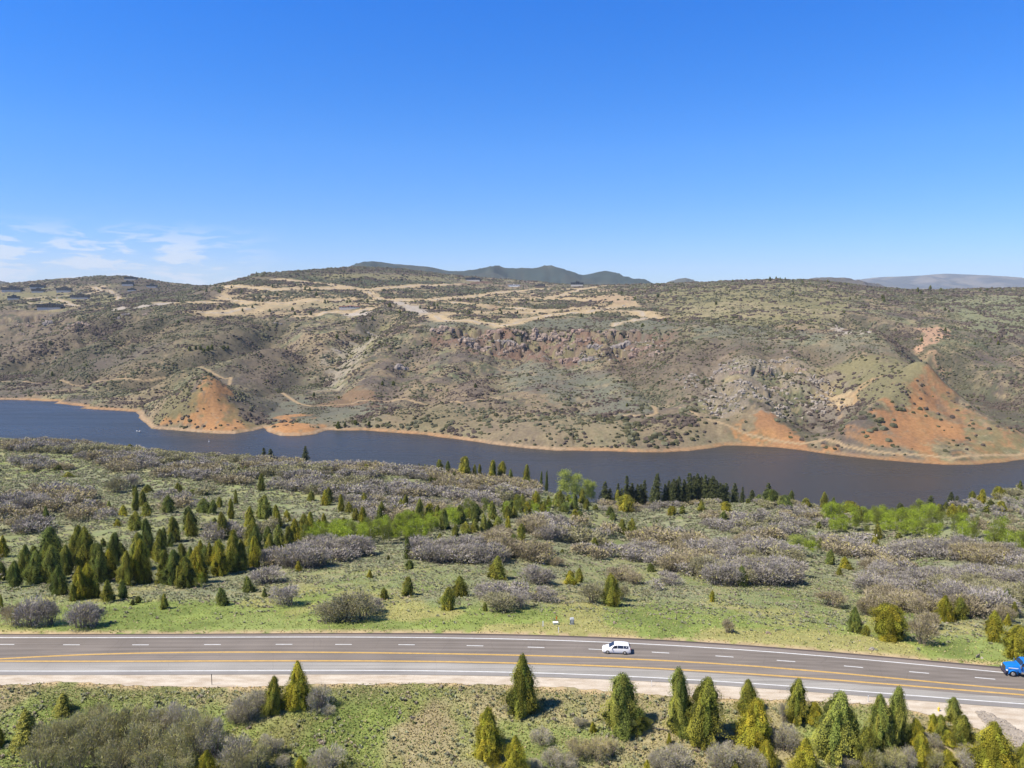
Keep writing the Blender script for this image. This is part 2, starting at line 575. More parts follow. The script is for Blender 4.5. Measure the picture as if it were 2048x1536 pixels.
# lake bed, shore beach and shore bluff
Sf = SD + (fbm(GX / 20, GY / 20, 55, 2) - 0.5) * 4 * farside
H = np.where(Sf < 0, LAKE_Z - 0.3 - np.minimum(8, -Sf * 0.15), np.maximum(np.where(Sf < 10, LAKE_Z + Sf * 0.32, H * 1.0), LAKE_Z + np.minimum(Sf, 16) * 0.30))
k = np.where(GX > 60, sstep(Sf, 4, 62), np.clip((Sf - 8) / 14, 0, 1))
H = np.where((Sf > 0), (LAKE_Z + np.maximum(Sf, 0) * 0.32) * (1 - k) + np.maximum(H, LAKE_Z + 3) * k, H)
# highway bench
yf, yn = L_faredge(GX), L_gravel(GX)
near_zone = GY < 260
dr = np.maximum(np.maximum(GY - yf, yn - GY), 0)
wr = sstep(dr, 0.6, 9.0)
flat = ROAD_Z - 0.12 - np.clip(dr, 0, 1.0) * 0.22
H = np.where(near_zone, flat * (1 - wr) + H * wr, H)


def ground(x, y):
    return sample(H, x, y)


# ------------------------------------------------------------------ materials
def new_mat(name, rough=0.9, spec=0.2):
    m = bpy.data.materials.new(name)
    m.use_nodes = True
    b = m.node_tree.nodes['Principled BSDF']
    b.inputs['Roughness'].default_value = rough
    b.inputs['Specular IOR Level'].default_value = spec
    return m, m.node_tree.nodes, m.node_tree.links, b


def mixrgb(n, l, a, b, fac, mode='MIX'):
    x = n.new('ShaderNodeMix')
    x.data_type = 'RGBA'
    x.blend_type = mode
    for i, v in ((0, fac), (6, a), (7, b)):
        if isinstance(v, (int, float)):
            x.inputs[i].default_value = v
        elif isinstance(v, tuple):
            x.inputs[i].default_value = (*v, 1)
        else:
            l.new(v, x.inputs[i])
    return x.outputs[2]


def noise_fac(n, l, scale, lo, hi, c, d, detail=3, coord='Object', stretch=None):
    t = n.new('ShaderNodeTexCoord')
    src = t.outputs[coord]
    if stretch:
        mp = n.new('ShaderNodeMapping')
        mp.inputs['Scale'].default_value = stretch
        l.new(src, mp.inputs[0]); src = mp.outputs[0]
    x = n.new('ShaderNodeTexNoise')
    x.inputs['Scale'].default_value = scale
    x.inputs['Detail'].default_value = detail
    l.new(src, x.inputs['Vector'])
    r = n.new('ShaderNodeMapRange')
    l.new(x.outputs['Fac'], r.inputs[0])
    for i, q in enumerate((lo, hi, c, d)):
        r.inputs[1 + i].default_value = q
    return r.outputs[0]


def plain(name, col, rough=0.6, metal=0.0, spec=0.4, var=0.12, scale=3.0):
    m, n, l, b = new_mat(name, rough, spec)
    b.inputs['Metallic'].default_value = metal
    f = noise_fac(n, l, scale, 0.3, 0.7, 1 - var, 1 + var)
    l.new(mixrgb(n, l, col, f, 1.0, 'MULTIPLY'), b.inputs['Base Color'])
    return m


def attr_mat(name, rough=0.9, spec=0.15, fine=0.5, lo=0.8, hi=1.2, trans=0.0, objcol=False):
    """colour from the mesh's own colour layer, broken up by fine noise"""
    m, n, l, b = new_mat(name, rough, spec)
    a = n.new('ShaderNodeAttribute')
    a.attribute_name = 'Col'
    f = noise_fac(n, l, fine, 0.3, 0.7, lo, hi, 4)
    c = mixrgb(n, l, a.outputs['Color'], f, 1.0, 'MULTIPLY')
    if objcol:
        oi = n.new('ShaderNodeObjectInfo')
        c = mixrgb(n, l, c, oi.outputs['Color'], 1.0, 'MULTIPLY')
    l.new(c, b.inputs['Base Color'])
    if trans:
        tr = n.new('ShaderNodeBsdfTranslucent')
        l.new(c, tr.inputs['Color'])
        mx = n.new('ShaderNodeMixShader')
        mx.inputs[0].default_value = trans
        l.new(b.outputs[0], mx.inputs[1]); l.new(tr.outputs[0], mx.inputs[2])
        l.new(mx.outputs[0], n['Material Output'].inputs['Surface'])
    return m


M_TERR = attr_mat('terrain_soil', 0.95, 0.1, 0.35, 0.82, 1.18)
M_MTN = attr_mat('mountain_scrub', 0.95, 0.05, 0.01, 0.85, 1.15)


def rgb(*c, k=0.2):
    """picture-like sRGB 0-255 to linear"""
    q = np.array([((v / 255 + 0.055) / 1.055) ** 2.4 if v > 10 else v / 255 / 12.92 for v in c], np.float32)
    return q + (q @ np.array([0.3, 0.55, 0.15], np.float32) - q) * k


# ------------------------------------------------------------------ ground cover colours (albedo), laid out on the land in metres
ALB = 0.62                                             # sunlit picture value -> albedo
GRASS = rgb(150, 166, 74, k=0.12) * ALB
GRASS2 = rgb(188, 178, 102, k=0.14) * ALB
LUSH = rgb(126, 142, 64, k=0.12) * ALB
SAGE = rgb(154, 158, 112) * ALB
SAGEB = rgb(134, 136, 112) * ALB
DRY = rgb(190, 172, 124) * ALB
SOIL = rgb(164, 132, 104) * ALB
TAN = rgb(218, 188, 134) * ALB
PALE = rgb(196, 182, 164) * ALB
BRUSH = rgb(118, 106, 96) * ALB
BRUSHG = rgb(102, 110, 78) * ALB
OLIVE = rgb(150, 142, 92) * ALB
ORANGE = rgb(212, 150, 80) * ALB
RED = rgb(188, 132, 78) * ALB
RUST = rgb(150, 112, 92) * ALB
BEACH = rgb(206, 170, 126) * ALB
ROCK = rgb(158, 134, 126) * ALB

PA = np.zeros(GX.shape + (3,), np.float32)
PA[:] = SAGE


def put(mask, col):
    global PA
    PA += (col - PA) * np.clip(mask, 0, 1)[..., None].astype(np.float32)


n1 = fbm(GX / 38, GY / 46, 101, 4)
n2 = fbm(GX / 14, GY / 17, 102, 4)
n3 = fbm(GX / 4.2, GY / 5.2, 103, 3)
n4 = fbm(GX / 110, GY / 150, 104, 4)
n5 = fbm(GX / 2.0, GY / 2.6, 105, 2)
# near side
openg = 1 - 0.62 * sstep(GY - yf, 22, 60) * near_zone - 0.62 * (~near_zone)
put(sstep(n1, 0.45, 0.62) * openg, GRASS)
put(sstep(n2, 0.55, 0.7) * 0.8 * openg, GRASS2)
put(sstep(n2, 0.35, 0.22) * 0.7, LUSH)
put(sstep(n3, 0.55, 0.8) * 0.45, DRY)
put(sstep(n3, 0.4, 0.2) * 0.35, SAGEB)
# grassy strip beyond the highway and the verge in front of it
dfar = GY - yf
strip = sstep(dfar, 34 , 14) * (dfar > 0) * near_zone
put(strip * 0.85, GRASS * 1.08)
put(strip * sstep(n2, 0.5, 0.62) * 0.8, GRASS2)
put(strip * sstep(n2, 0.42, 0.3) * 0.8, LUSH * 1.05)
put(sstep(dfar, 3.2, 0.8) * (dfar > -2) * near_zone * sstep(n5, 0.25, 0.5), TAN * 0.95)
fore = near_zone & (GY < yn + 1)
put(fore * 0.75, GRASS * 0.9)
put(fore * sstep(n2, 0.48, 0.62) * 0.85, DRY * 0.9)
put(fore * sstep(n2, 0.44, 0.32) * 0.85, LUSH * 0.95)
put(fore * sstep(n1, 0.60, 0.68) * 0.4, rgb(150, 120, 90) * ALB)
put(fore * sstep(yn - GY, 7, 1.0) * 0.55, OLIVE * 1.1)
put(fore * sstep(yn - GY, 1.6, 0.0) * sstep(n5, 0.3, 0.55), TAN * 0.95)
# far side hills
F = farside.astype(np.float32)
hill = np.empty_like(PA); hill[:] = rgb(140, 124, 98) * ALB
_save = PA
PA = hill
put(sstep(n4, 0.42, 0.58) * 0.8, OLIVE)
put(sstep(n1, 0.5, 0.6) * 0.75, BRUSH)
put(sstep(n1, 0.44, 0.32) * 0.8, SAGE * 0.92)
put(sstep(n2, 0.54, 0.64) * 0.75, BRUSHG)
put(sstep(n2, 0.42, 0.32) * 0.6, DRY * 0.95)
put(sstep(n3, 0.55, 0.75) * 0.55, BRUSH * 0.8)
put(sstep(n3, 0.42, 0.25) * 0.5, TAN * 0.85)


SCR = np.ones(GX.shape, np.float32)                    # how thick the scrub stands


def region(pts, col, amt=1.0, feather=10.0, m=None, sc=0.35):
    global SCR
    P = line(pts)
    k = soft(P, feather) * amt
    if m is not None: k = k * m
    put(k * F, col)
    SCR = SCR * (1 - k) + SCR * sc * k


put(sstep(fbm(GX / 75, GY / 85, 111, 3), 0.53, 0.66) * 0.6, rgb(176, 150, 112) * ALB)
put(sstep(fbm(GX / 60, GY / 75, 113, 3), 0.56, 0.66) * 0.6, rgb(120, 106, 98) * ALB)
# sage benches and meadows
region([(600, 815), (760, 812), (740, 845), (660, 860), (610, 835)], SAGEB * 1.1, 0.85, m=0.6 + 0.4 * n2)
region([(1010, 735), (1140, 735), (1230, 760), (1290, 800), (1300, 830), (1220, 835), (1120, 800), (1020, 775)], SAGEB * 1.08, 0.75, 10, sstep(n2, 0.3, 0.5) * 0.6 + 0.35, sc=0.75)
region([(560, 790), (610, 800), (560, 835), (530, 820), (490, 790)], SAGEB, 0.8)
region([(1360, 650), (1480, 645), (1700, 665), (1760, 700), (1640, 712), (1450, 690)], SAGEB * 1.05, 0.75, 14, sstep(n2, 0.3, 0.5) * 0.6 + 0.3, sc=0.8)
region([(1340, 575), (1560, 568), (1700, 590), (1640, 640), (1480, 650), (1370, 640), (1330, 600)], OLIVE * 1.15, 0.8, 20)
region([(1360, 612), (1500, 606), (1640, 618), (1680, 640), (1500, 636), (1380, 634)], DRY * 1.0, 0.65, 14, sstep(n2, 0.35, 0.6))
region([(1880, 600), (2048, 590), (2048, 660), (1960, 665)], SAGE * 0.95, 0.75, 20)
region([(1700, 720), (1790, 720), (1840, 757), (1770, 800), (1690, 790), (1680, 740)], OLIVE * 1.05, 0.8, 12)
region([(0, 588), (120, 583), (260, 595), (200, 612), (90, 608), (0, 612)], OLIVE * 1.1, 0.8, 14)
region([(700, 700), (770, 645), (800, 650), (740, 700), (690, 730)], OLIVE * 1.15, 0.8, 8)
region([(860, 630), (1320, 640), (1330, 662), (1100, 655), (860, 656)], SAGEB * 0.95, 0.8, 10)
region([(600, 560), (900, 565), (900, 575), (640, 570)], BRUSHG * 0.85, 0.9, 14, sc=1.2)
region([(600, 548), (880, 555), (900, 562), (600, 556)], OLIVE * 1.1, 0.8, 12)
region([(640, 585), (760, 590), (720, 598), (640, 597)], BRUSHG, 0.9, 8, sc=1.2)
region([(850, 578), (1000, 578), (960, 590), (780, 598), (800, 588)], BRUSHG * 0.9, 0.9, 8, sc=1.2)
region([(960, 600), (1120, 602), (1150, 614), (1080, 618), (960, 606)], BRUSHG * 0.9, 0.9, 6, sc=1.2)
region([(905, 634), (960, 628), (1040, 630), (1035, 637), (960, 644), (905, 636)], BRUSHG * 0.95, 0.9, 5, sc=1.2)
region([(520, 548), (600, 545), (640, 560), (560, 575), (480, 565), (500, 552)], BRUSHG * 0.9, 0.9, 14, sc=1.2)
region([(720, 775), (660, 800), (625, 812), (700, 808), (740, 805)], rgb(158, 124, 88) * ALB, 0.8, 8)
region([(240, 655), (360, 640), (560, 660), (520, 700), (300, 720), (120, 760)], rgb(128, 122, 88) * ALB, 0.55, 30, sstep(n3, 0.3, 0.6), sc=0.8)
region([(0, 735), (180, 700), (320, 690), (180, 740), (60, 770)], rgb(124, 112, 112) * ALB, 0.6, 20, sc=1.3)
for pts_, w_ in (([(10, 745), (70, 712), (120, 684), (180, 655), (235, 626)], 34), ([(270, 775), (340, 750), (420, 715), (500, 690), (560, 650)], 22), ([(2040, 856), (1960, 800), (1890, 715), (1840, 700), (1780, 668), (1720, 640)], 24),
                ([(1600, 885), (1640, 850), (1670, 815)], 14), ([(60, 770), (120, 735), (200, 700), (330, 640)], 16), ([(560, 790), (600, 740), (610, 700)], 18), ([(560, 850), (620, 830), (640, 790)], 12)):
    k_ = np.exp(-(seg_dist(WX, WY, line(pts_)) / w_) ** 2) * F
    put(k_ * 0.8, rgb(104, 100, 80) * ALB)
    SCR = SCR + 0.9 * k_.astype(np.float32)
# rock
for P, c, a in ((cliff_w, rgb(142, 120, 102) * ALB, 1.0), (rock2_w, rgb(164, 148, 128) * ALB, 0.65), (rock3_w, rgb(150, 130, 108) * ALB, 0.8), (rock4_w, rgb(186, 172, 146) * ALB, 0.8)):
    put(soft(P, 16) * a * sstep(rn, 0.38, 0.54) * F, c)
put(M_cliff * sstep(n2, 0.52, 0.64) * F * 0.8, rgb(150, 114, 92) * ALB)
put(M_cliff * sstep(n2, 0.44, 0.34) * F * 0.7, OLIVE)
# orange slides and cones
region([(392, 768), (430, 767), (456, 798), (478, 832), (498, 857), (430, 868), (350, 862), (306, 857), (330, 845), (374, 834), (388, 800)], ORANGE, 1.0, 6, sstep(n3, 0.12, 0.42) * (0.75 + 0.3 * n2), sc=0.3)
region([(300, 848), (340, 800), (390, 775), (395, 800), (380, 838), (330, 845)], OLIVE * 0.85, 0.8, 6, sc=1.2)
region([(452, 800), (500, 835), (525, 850), (500, 860), (480, 845)], OLIVE * 0.8, 0.7, 6)
region([(588, 830), (560, 848), (534, 865), (560, 875), (616, 871), (628, 862), (606, 848)], ORANGE, 1.0, 6, sc=0.1)
region([(1834, 784), (1850, 784), (1885, 832), (1893, 875), (1860, 897), (1800, 884), (1715, 882), (1740, 852), (1790, 812)], RED, 1.0, 7, sstep(n3, 0.1, 0.45) * (0.65 + 0.5 * n2), sc=0.3)
region([(1838, 800), (1862, 820), (1872, 860), (1850, 880), (1820, 850)], ORANGE * 0.95, 0.6, 8)
region([(1862, 766), (1900, 785), (1940, 822), (1925, 835), (1885, 802)], RED * 1.05, 0.85, 6)
region([(1690, 880), (1800, 895), (1900, 900), (2048, 872), (2048, 918), (1900, 926), (1740, 912)], ORANGE * 0.95, 0.7, 10, sstep(n2, 0.45, 0.58) * 0.8)
region([(1930, 862), (2000, 850), (1990, 870), (1940, 885)], RED, 0.7, 8)
region([(1545, 836), (1562, 838), (1600, 876), (1560, 884), (1528, 868)], RED * 1.05, 0.9, 5)
region([(1500, 886), (1600, 888), (1640, 898), (1560, 898)], ORANGE * 0.95, 0.9, 6)
region([(1666, 780), (1690, 790), (1690, 812), (1664, 806)], rgb(216, 184, 130) * ALB, 0.9, 6)
region([(1720, 776), (1738, 768), (1712, 800), (1690, 815)], rgb(208, 168, 112) * ALB, 0.9, 5)
region([(1862, 655), (1884, 655), (1880, 672), (1856, 696), (1822, 704), (1850, 682)], rgb(220, 172, 130) * ALB, 0.95, 6)
region([(1870, 720), (1890, 735), (1880, 740), (1862, 722)], rgb(208, 164, 120) * ALB, 0.7, 6)
region([(1676, 652), (1712, 664), (1706, 668), (1680, 658)], PALE * 1.1, 0.9, 5)
region([(1895, 790), (1925, 830), (1915, 870), (1960, 915), (2048, 905), (2048, 880), (1960, 830)], OLIVE, 0.7, 8, sstep(n3, 0.35, 0.5))
region([(960, 810), (1120, 835), (1250, 850), (1280, 880), (1120, 882), (960, 850)], DRY * 0.92, 0.7, 14, sstep(n3, 0.35, 0.6))
region([(780, 815), (900, 820), (940, 850), (800, 850)], OLIVE, 0.6, 12)
# building plots and graded dirt on the mesa
for P, w, c in [
    ([(430, 628), (480, 622), (540, 611), (600, 601), (650, 602), (760, 601), (855, 601), (923, 596), (992, 586), (1077, 579), (1163, 577), (1214, 572)], 26, TAN),
    ([(331, 607), (403, 604), (478, 604), (547, 606), (649, 601), (700, 598)], 22, TAN * 0.97),
    ([(393, 587), (427, 576), (512, 576), (547, 581), (581, 577), (700, 574)], 20, TAN),
    ([(512, 556), (581, 561), (649, 568), (735, 581), (804, 574), (869, 571), (934, 569)], 20, TAN * 0.97),
    ([(400, 625), (444, 628), (512, 616), (560, 611)], 18, TAN), ([(410, 584), (454, 598), (495, 606)], 16, TAN),
    ([(735, 583), (763, 600)], 16, TAN), ([(797, 603), (855, 627)], 15, PALE),
    ([(906, 605), (975, 612), (1043, 617), (1128, 620), (1197, 617), (1248, 612), (1258, 606), (1214, 598), (1176, 600), (1094, 598), (1009, 598)], 20, TAN),
    ([(872, 632), (896, 627), (975, 626), (1043, 625), (1100, 622)], 14, TAN),
    ([(872, 632), (896, 642), (940, 641), (978, 647), (1009, 651), (1043, 639), (1094, 632), (1145, 627), (1197, 620), (1282, 627), (1313, 636)], 15, TAN),
    ([(1312, 637), (1270, 641), (1236, 647), (1231, 650)], 7, TAN), ([(1094, 598), (1130, 588), (1163, 577)], 14, TAN),
    ([(240, 617), (290, 613), (331, 607)], 14, PALE), ([(600, 632), (660, 624), (700, 628), (740, 616)], 14, TAN),
    ([(0, 606), (90, 607), (150, 612), (120, 600), (60, 596), (160, 590), (200, 582), (190, 575), (210, 572)], 10, TAN * 0.95),
    ([(215, 580), (240, 590), (235, 600)], 8, TAN * 0.95), ([(250, 562), (300, 566)], 12, DRY),
]:
    Q = line(P)
    d = seg_dist(WX * 0.25 + GX * 0.75, WY * 0.25 + GY * 0.75, Q)
    kk_ = np.clip(1.7 - d / w * 0.9, 0, 1) * F
    put(kk_, c * 1.02)
    SCR *= (1 - 0.97 * kk_).astype(np.float32)
    put(np.clip(1.5 - d / 4.5, 0, 1) * F * 0.8, PALE * 1.08)
region([(1000, 588), (1060, 584), (1230, 580), (1240, 600), (1100, 598), (1000, 604)], TAN * 0.98, 0.75, 20, sstep(n2, 0.3, 0.55))
region([(500, 612), (640, 605), (760, 605), (700, 612), (560, 618)], DRY * 1.0, 0.7, 12)
region([(1180, 592), (1268, 594), (1262, 612), (1200, 606)], rgb(206, 170, 128) * ALB, 0.85, 10)
region([(690, 626), (725, 626), (728, 632), (695, 631)], PALE * 1.25, 0.95, 5)
region([(940, 566), (985, 562), (980, 566), (900, 571)], RUST * 0.7, 0.9, 6)
region([(985, 614), (1010, 613), (1000, 620), (980, 620)], RUST * 0.8, 0.9, 5)
region([(400, 588), (700, 572), (1000, 585), (1240, 590), (1310, 633), (1180, 625), (1000, 650), (880, 640), (760, 612), (440, 628)], TAN * 0.9, 0.62, 10, sstep(n1, 0.47, 0.54), sc=0.3)
region([(100, 566), (200, 553), (300, 563), (400, 574), (430, 592), (350, 602), (300, 596), (250, 590), (235, 566), (180, 566)], rgb(112, 100, 84) * ALB, 0.85, 14, sc=1.3)
region([(480, 560), (560, 546), (700, 535), (820, 536), (900, 549), (800, 547), (650, 549), (560, 556), (500, 566)], rgb(106, 100, 78) * ALB, 0.8, 14, sc=1.3)
region([(640, 858), (700, 835), (780, 818), (1000, 806), (1200, 838), (1340, 822), (1460, 870), (1380, 900), (1250, 902), (1060, 896), (900, 874)], rgb(158, 138, 104) * ALB, 0.5, 12, sc=2.8)
region([(480, 800), (520, 775), (600, 760), (640, 770), (600, 790), (560, 800), (520, 830)], rgb(120, 108, 92) * ALB, 0.6, 12, sc=1.8)
region([(1240, 700), (1380, 680), (1700, 700), (1660, 720), (1420, 720), (1380, 790), (1300, 800), (1250, 750)], rgb(130, 114, 94) * ALB, 0.6, 14, sc=1.6)
region([(0, 660), (120, 640), (250, 640), (520, 640), (560, 700), (480, 740), (360, 765), (200, 760), (0, 760)], rgb(126, 112, 84) * ALB, 0.35, 30, sc=1.5)
for px_, py_, r_ in [(25, 583, 95), (76, 577, 95), (77, 585, 80), (129, 584, 95), (28, 599, 80), (161, 598, 105), (101, 618, 100), (262, 560, 60), (256, 571, 55), (304, 575, 55), (264, 582, 45), (946, 562, 70), (1154, 572, 60), (1080, 575, 50), (700, 617, 50), (1028, 573, 50)]:
    hx, hy = hit(px_, py_, None, 1200)
    SCR *= (1 - np.exp(-(((GX - hx) / r_) ** 2 + ((GY - hy + r_ * 0.9) / (r_ * 1.9)) ** 2) ** 2)).astype(np.float32)
# walking trails
for P, w in [([(565, 786), (590, 803), (600, 808), (625, 813), (700, 808), (770, 804), (850, 809), (920, 806), (970, 799)], 2.0),
             ([(1215, 833), (1260, 831), (1300, 833), (1313, 825), (1306, 812)], 2.0),
             ([(1360, 816), (1420, 841), (1500, 870), (1560, 883), (1600, 888), (1650, 879), (1672, 884), (1690, 893), (1760, 905), (1900, 917), (2048, 909)], 1.3),
             ([(0, 763), (60, 765), (150, 771), (280, 761), (330, 756), (450, 758), (462, 755), (445, 766)], 1.8)]:
    Q = line(P)
    d = seg_dist(GX, GY, Q)
    put(np.clip(1.7 - d / w, 0, 1) * F, rgb(204, 172, 122) * ALB)
    SCR *= (1 - np.clip(2.6 - d / w, 0, 1) * F).astype(np.float32)
# bare shore
shore_c = BEACH * (0.8 + 0.35 * n3[..., None]) + (ORANGE - BEACH) * (sstep(n4, 0.4, 0.55) * 0.6)[..., None]
wsh = 0.9 * sstep(Sf, 9, 4) * (0.45 + 0.55 * sstep(n3, 0.3, 0.45))
shore_c = np.where((GX > 200)[..., None], shore_c * 0.5 + ORANGE * 0.42, shore_c)
put(wsh * F * np.where(GX > 120, 0.75, 1.0), shore_c)
put(sstep(Sf, 1.6, 0.2) * F * 0.6, rgb(120, 84, 56) * ALB)
PA *= 0.84
hillc = PA
PA = _save
PA += (hillc - PA) * F[..., None]

# bare patches where no scrub should stand (used by the scatter below)
BARE = np.zeros(GX.shape, np.float32)
lum = PA.sum(-1)
BARE = (np.clip((lum - 0.62) / 0.25, 0, 1) * F).astype(np.float32)

# mesh: near ground, lake bed and hills share one grid, cut along the middle of the lake
nr, nc = GX.shape
idx = np.arange(nr * nc).reshape(nr, nc)
quads = np.stack([idx[:-1, :-1], idx[:-1, 1:], idx[1:, 1:], idx[1:, :-1]], -1).reshape(-1, 4)
fq = farside[:-1, :-1].reshape(-1)
V_all = np.stack([GX, GY, H], -1).reshape(-1, 3)
C_all = PA.reshape(-1, 3)


def sub_mesh(name, sel):
    q = quads[sel]
    used = np.unique(q)
    remap = np.full(nr * nc, -1, np.int64)
    remap[used] = np.arange(len(used))
    return np_obj(name, V_all[used], remap[q], M_TERR, None, C_all[used], True)


tag(sub_mesh('ground', ~fq), kind='structure')
tag(sub_mesh('hills', fq), kind='structure')
# the land behind and beside the viewpoint, out to the horizon
apron = MB()
R0, R1 = 24.9, 19500
ga = [(-R1, -R1), (R1, -R1), (R1, 24), (-R1, 24)]
apron.add([(a, b, -79.5) for a, b in ga], [(0, 1, 2, 3)])
xs = 1.49
apron.add([(xs * 25, 24, -79.5), (R1, 24, -79.5), (R1, R1, -60), (xs * 6500, 6500, -60)], [(0, 1, 2, 3)])
apron.add([(-R1, 24, -79.5), (-xs * 25, 24, -79.5), (-xs * 6500, 6500, -60), (-R1, R1, -60)], [(0, 1, 2, 3)])
apron.add([(-R1, R1, -60), (-xs * 6500, 6499, -60), (xs * 6500, 6499, -60), (R1, R1, -60)], [(0, 1, 2, 3)])
m_plain = plain('plain_scrub', (0.2, 0.19, 0.12), 0.95, var=0.3, scale=0.01)
tag(apron.build('outlying_ground', m_plain), kind='structure')


# ------------------------------------------------------------------ distant mountains
def mountains(name, crest, Y, depth, base_py, col_a, col_b, seed):
    px = np.array([c[0] for c in crest], float); py = np.array([c[1] for c in crest], float)
    n, m = 260, 60
    P = np.linspace(px[0], px[-1], n)
    cy = np.interp(P, px, py)
    # light smoothing of the surveyed crest
    kk = np.array([1, 2, 3, 2, 1.]); kk /= kk.sum()
    cy = np.convolve(np.pad(cy, 2, mode='edge'), kk, 'valid')
    a = (P - 1024) / FPX; b = -(cy - 768) / FPX
    den = CP + b * SP
    X = a / den * Y; Z = (-SP + b * CP) / den * Y
    bb = -(base_py - 768) / FPX
    Zb = (-SP + bb * CP) / (CP + bb * SP) * Y - 80
    t = np.linspace(-1, 1, m)
    TX = np.repeat(X[None], m, 0); TY = Y + t[:, None] * depth + np.zeros((1, n))
    prof = (1 - np.abs(t)) ** 1.0
    rid = 1 - np.abs(fbm(TX / (depth * 0.35), TY / (depth * 0.5), seed, 4) * 2 - 1) * 2
    Hh = (Z[None] - Zb)
    ZZ = Zb + Hh * prof[:, None] + rid * np.minimum(Hh, 400) * 0.34 * (prof * (1 - prof) * 4)[:, None]
    k = fbm(TX / (depth * 0.12), TY / (depth * 0.12), seed + 5, 4)
    c = col_a + (col_b - col_a) * sstep(k, 0.4, 0.62)[..., None]
    ix = np.arange(n * m).reshape(m, n)
    q = np.stack([ix[:-1, :-1], ix[:-1, 1:], ix[1:, 1:], ix[1:, :-1]], -1).reshape(-1, 4)
    o = np_obj(name, np.stack([TX, TY, ZZ], -1).reshape(-1, 3), q, M_MTN, None, c.reshape(-1, 3), True)
    return tag(o, kind='structure')


mountains('distant_mountains', [(640, 562), (700, 540), (735, 527), (760, 526), (780, 528), (800, 528), (860, 533), (900, 541), (930, 541), (960, 537), (990, 533), (1015, 536), (1040, 539), (1065, 535), (1097, 533), (1130, 543), (1160, 552), (1180, 549), (1208, 543), (1230, 549), (1255, 559), (1275, 559), (1290, 566), (1340, 575)], 7500, 1500, 592,
          rgb(60, 76, 72) * ALB, rgb(78, 84, 74) * ALB, 201)  # colours shifted bluer: some distance haze painted in
mountains('distant_mountains', [(1320, 572), (1340, 564), (1363, 557), (1385, 562), (1405, 570), (1430, 578)], 8200, 900, 590, rgb(96, 98, 88) * ALB, rgb(110, 106, 92) * ALB, 211)
mountains('distant_mountains', [(1580, 575), (1620, 557), (1660, 555), (1690, 557), (1720, 565), (1745, 574), (1760, 580)], 7000, 900, 592, rgb(96, 88, 80) * ALB, rgb(112, 104, 88) * ALB, 221)
mountains('distant_mountains', [(1640, 568), (1700, 560), (1745, 560), (1772, 554), (1800, 553), (1850, 550), (1890, 547), (1915, 548), (1960, 551), (2000, 556), (2030, 561), (2100, 565), (2200, 572)], 16000, 3200, 588, rgb(92, 98, 108) * ALB, rgb(132, 126, 122) * ALB, 231)  # blue-grey colours carry part of the distance haze
mountains('distant_mountains', [(-200, 575), (-100, 564), (-40, 558), (10, 567), (60, 576), (90, 578)], 6900, 700, 592, rgb(84, 84, 72) * ALB, rgb(100, 94, 80) * ALB, 241)
mountains('distant_mountains', [(330, 580), (370, 571), (400, 571), (440, 572), (480, 580)], 6900, 500, 592, rgb(84, 80, 74) * ALB, rgb(96, 90, 80) * ALB, 251)

# ------------------------------------------------------------------ lake
m_lake, n, l, b = new_mat('lake_water', 0.12, 0.5)
b.inputs['IOR'].default_value = 1.33
lw = noise_fac(n, l, 0.006, 0.35, 0.65, -0.25, 0.25, 3, 'Object', (1.0, 0.6, 1))
tg = n.new('ShaderNodeTexCoord'); sx = n.new('ShaderNodeSeparateXYZ'); l.new(tg.outputs['Object'], sx.inputs[0])
mr = n.new('ShaderNodeMapRange'); l.new(sx.outputs[0], mr.inputs[0])
for i_, q_ in enumerate((-520.0, 160.0, 0.0, 1.0)): mr.inputs[1 + i_].default_value = q_
ad = n.new('ShaderNodeMath'); ad.operation = 'ADD'; ad.use_clamp = True
l.new(mr.outputs[0], ad.inputs[0]); l.new(lw, ad.inputs[1]); brown_fac = ad.outputs[0]      # browner base colour towards the right-hand inlets
l.new(mixrgb(n, l, (0.038, 0.045, 0.050), (0.042, 0.038, 0.028), brown_fac), b.inputs['Base Color'])
t = n.new('ShaderNodeTexCoord')
mp = n.new('ShaderNodeMapping'); mp.inputs['Scale'].default_value = (0.35, 1.0, 1)
mp.inputs['Rotation'].default_value = (0, 0, 0.25)
l.new(t.outputs['Object'], mp.inputs[0])
w1 = n.new('ShaderNodeTexNoise'); w1.inputs['Scale'].default_value = 0.55; w1.inputs['Detail'].default_value = 5
w1.inputs['Roughness'].default_value = 0.65
l.new(mp.outputs[0], w1.inputs['Vector'])
wr_ = noise_fac(n, l, 0.010, 0.42, 0.60, 0.24, 0.40, 5, 'Object', (0.35, 1.6, 1))
l.new(wr_, b.inputs['Roughness'])
bp = n.new('ShaderNodeBump'); bp.inputs['Strength'].default_value = 0.9; bp.inputs['Distance'].default_value = 1.1
l.new(w1.outputs['Fac'], bp.inputs['Height'])
l.new(bp.outputs[0], b.inputs['Normal'])
lk = MB()
Lx0, Lx1 = lake_poly[:, 0].min() - 60, lake_poly[:, 0].max() + 60
lk.add([(Lx0, 350, LAKE_Z), (Lx1, 350, LAKE_Z), (Lx1, 1180, LAKE_Z), (Lx0, 1180, LAKE_Z)], [(0, 1, 2, 3)])
tag(lk.build('lake', m_lake), kind='structure')

# ------------------------------------------------------------------ highway
xsr = np.linspace(-260, 260, 1041)


def ribbon(name, rows, z, mat, colf=None, x=xsr):
    """rows: list of y(x) arrays from near to far"""
    Vv = np.stack([np.stack([x, r, np.full_like(x, z)], -1) for r in rows])
    k, m = len(rows), len(x)
    ix = np.arange(k * m).reshape(k, m)
    q = np.stack([ix[:-1, :-1], ix[:-1, 1:], ix[1:, 1:], ix[1:, :-1]], -1).reshape(-1, 4)
    cc = None if colf is None else colf(Vv).reshape(-1, 3)
    return tag(np_obj(name, Vv.reshape(-1, 3), q, mat, None, cc), kind='structure')


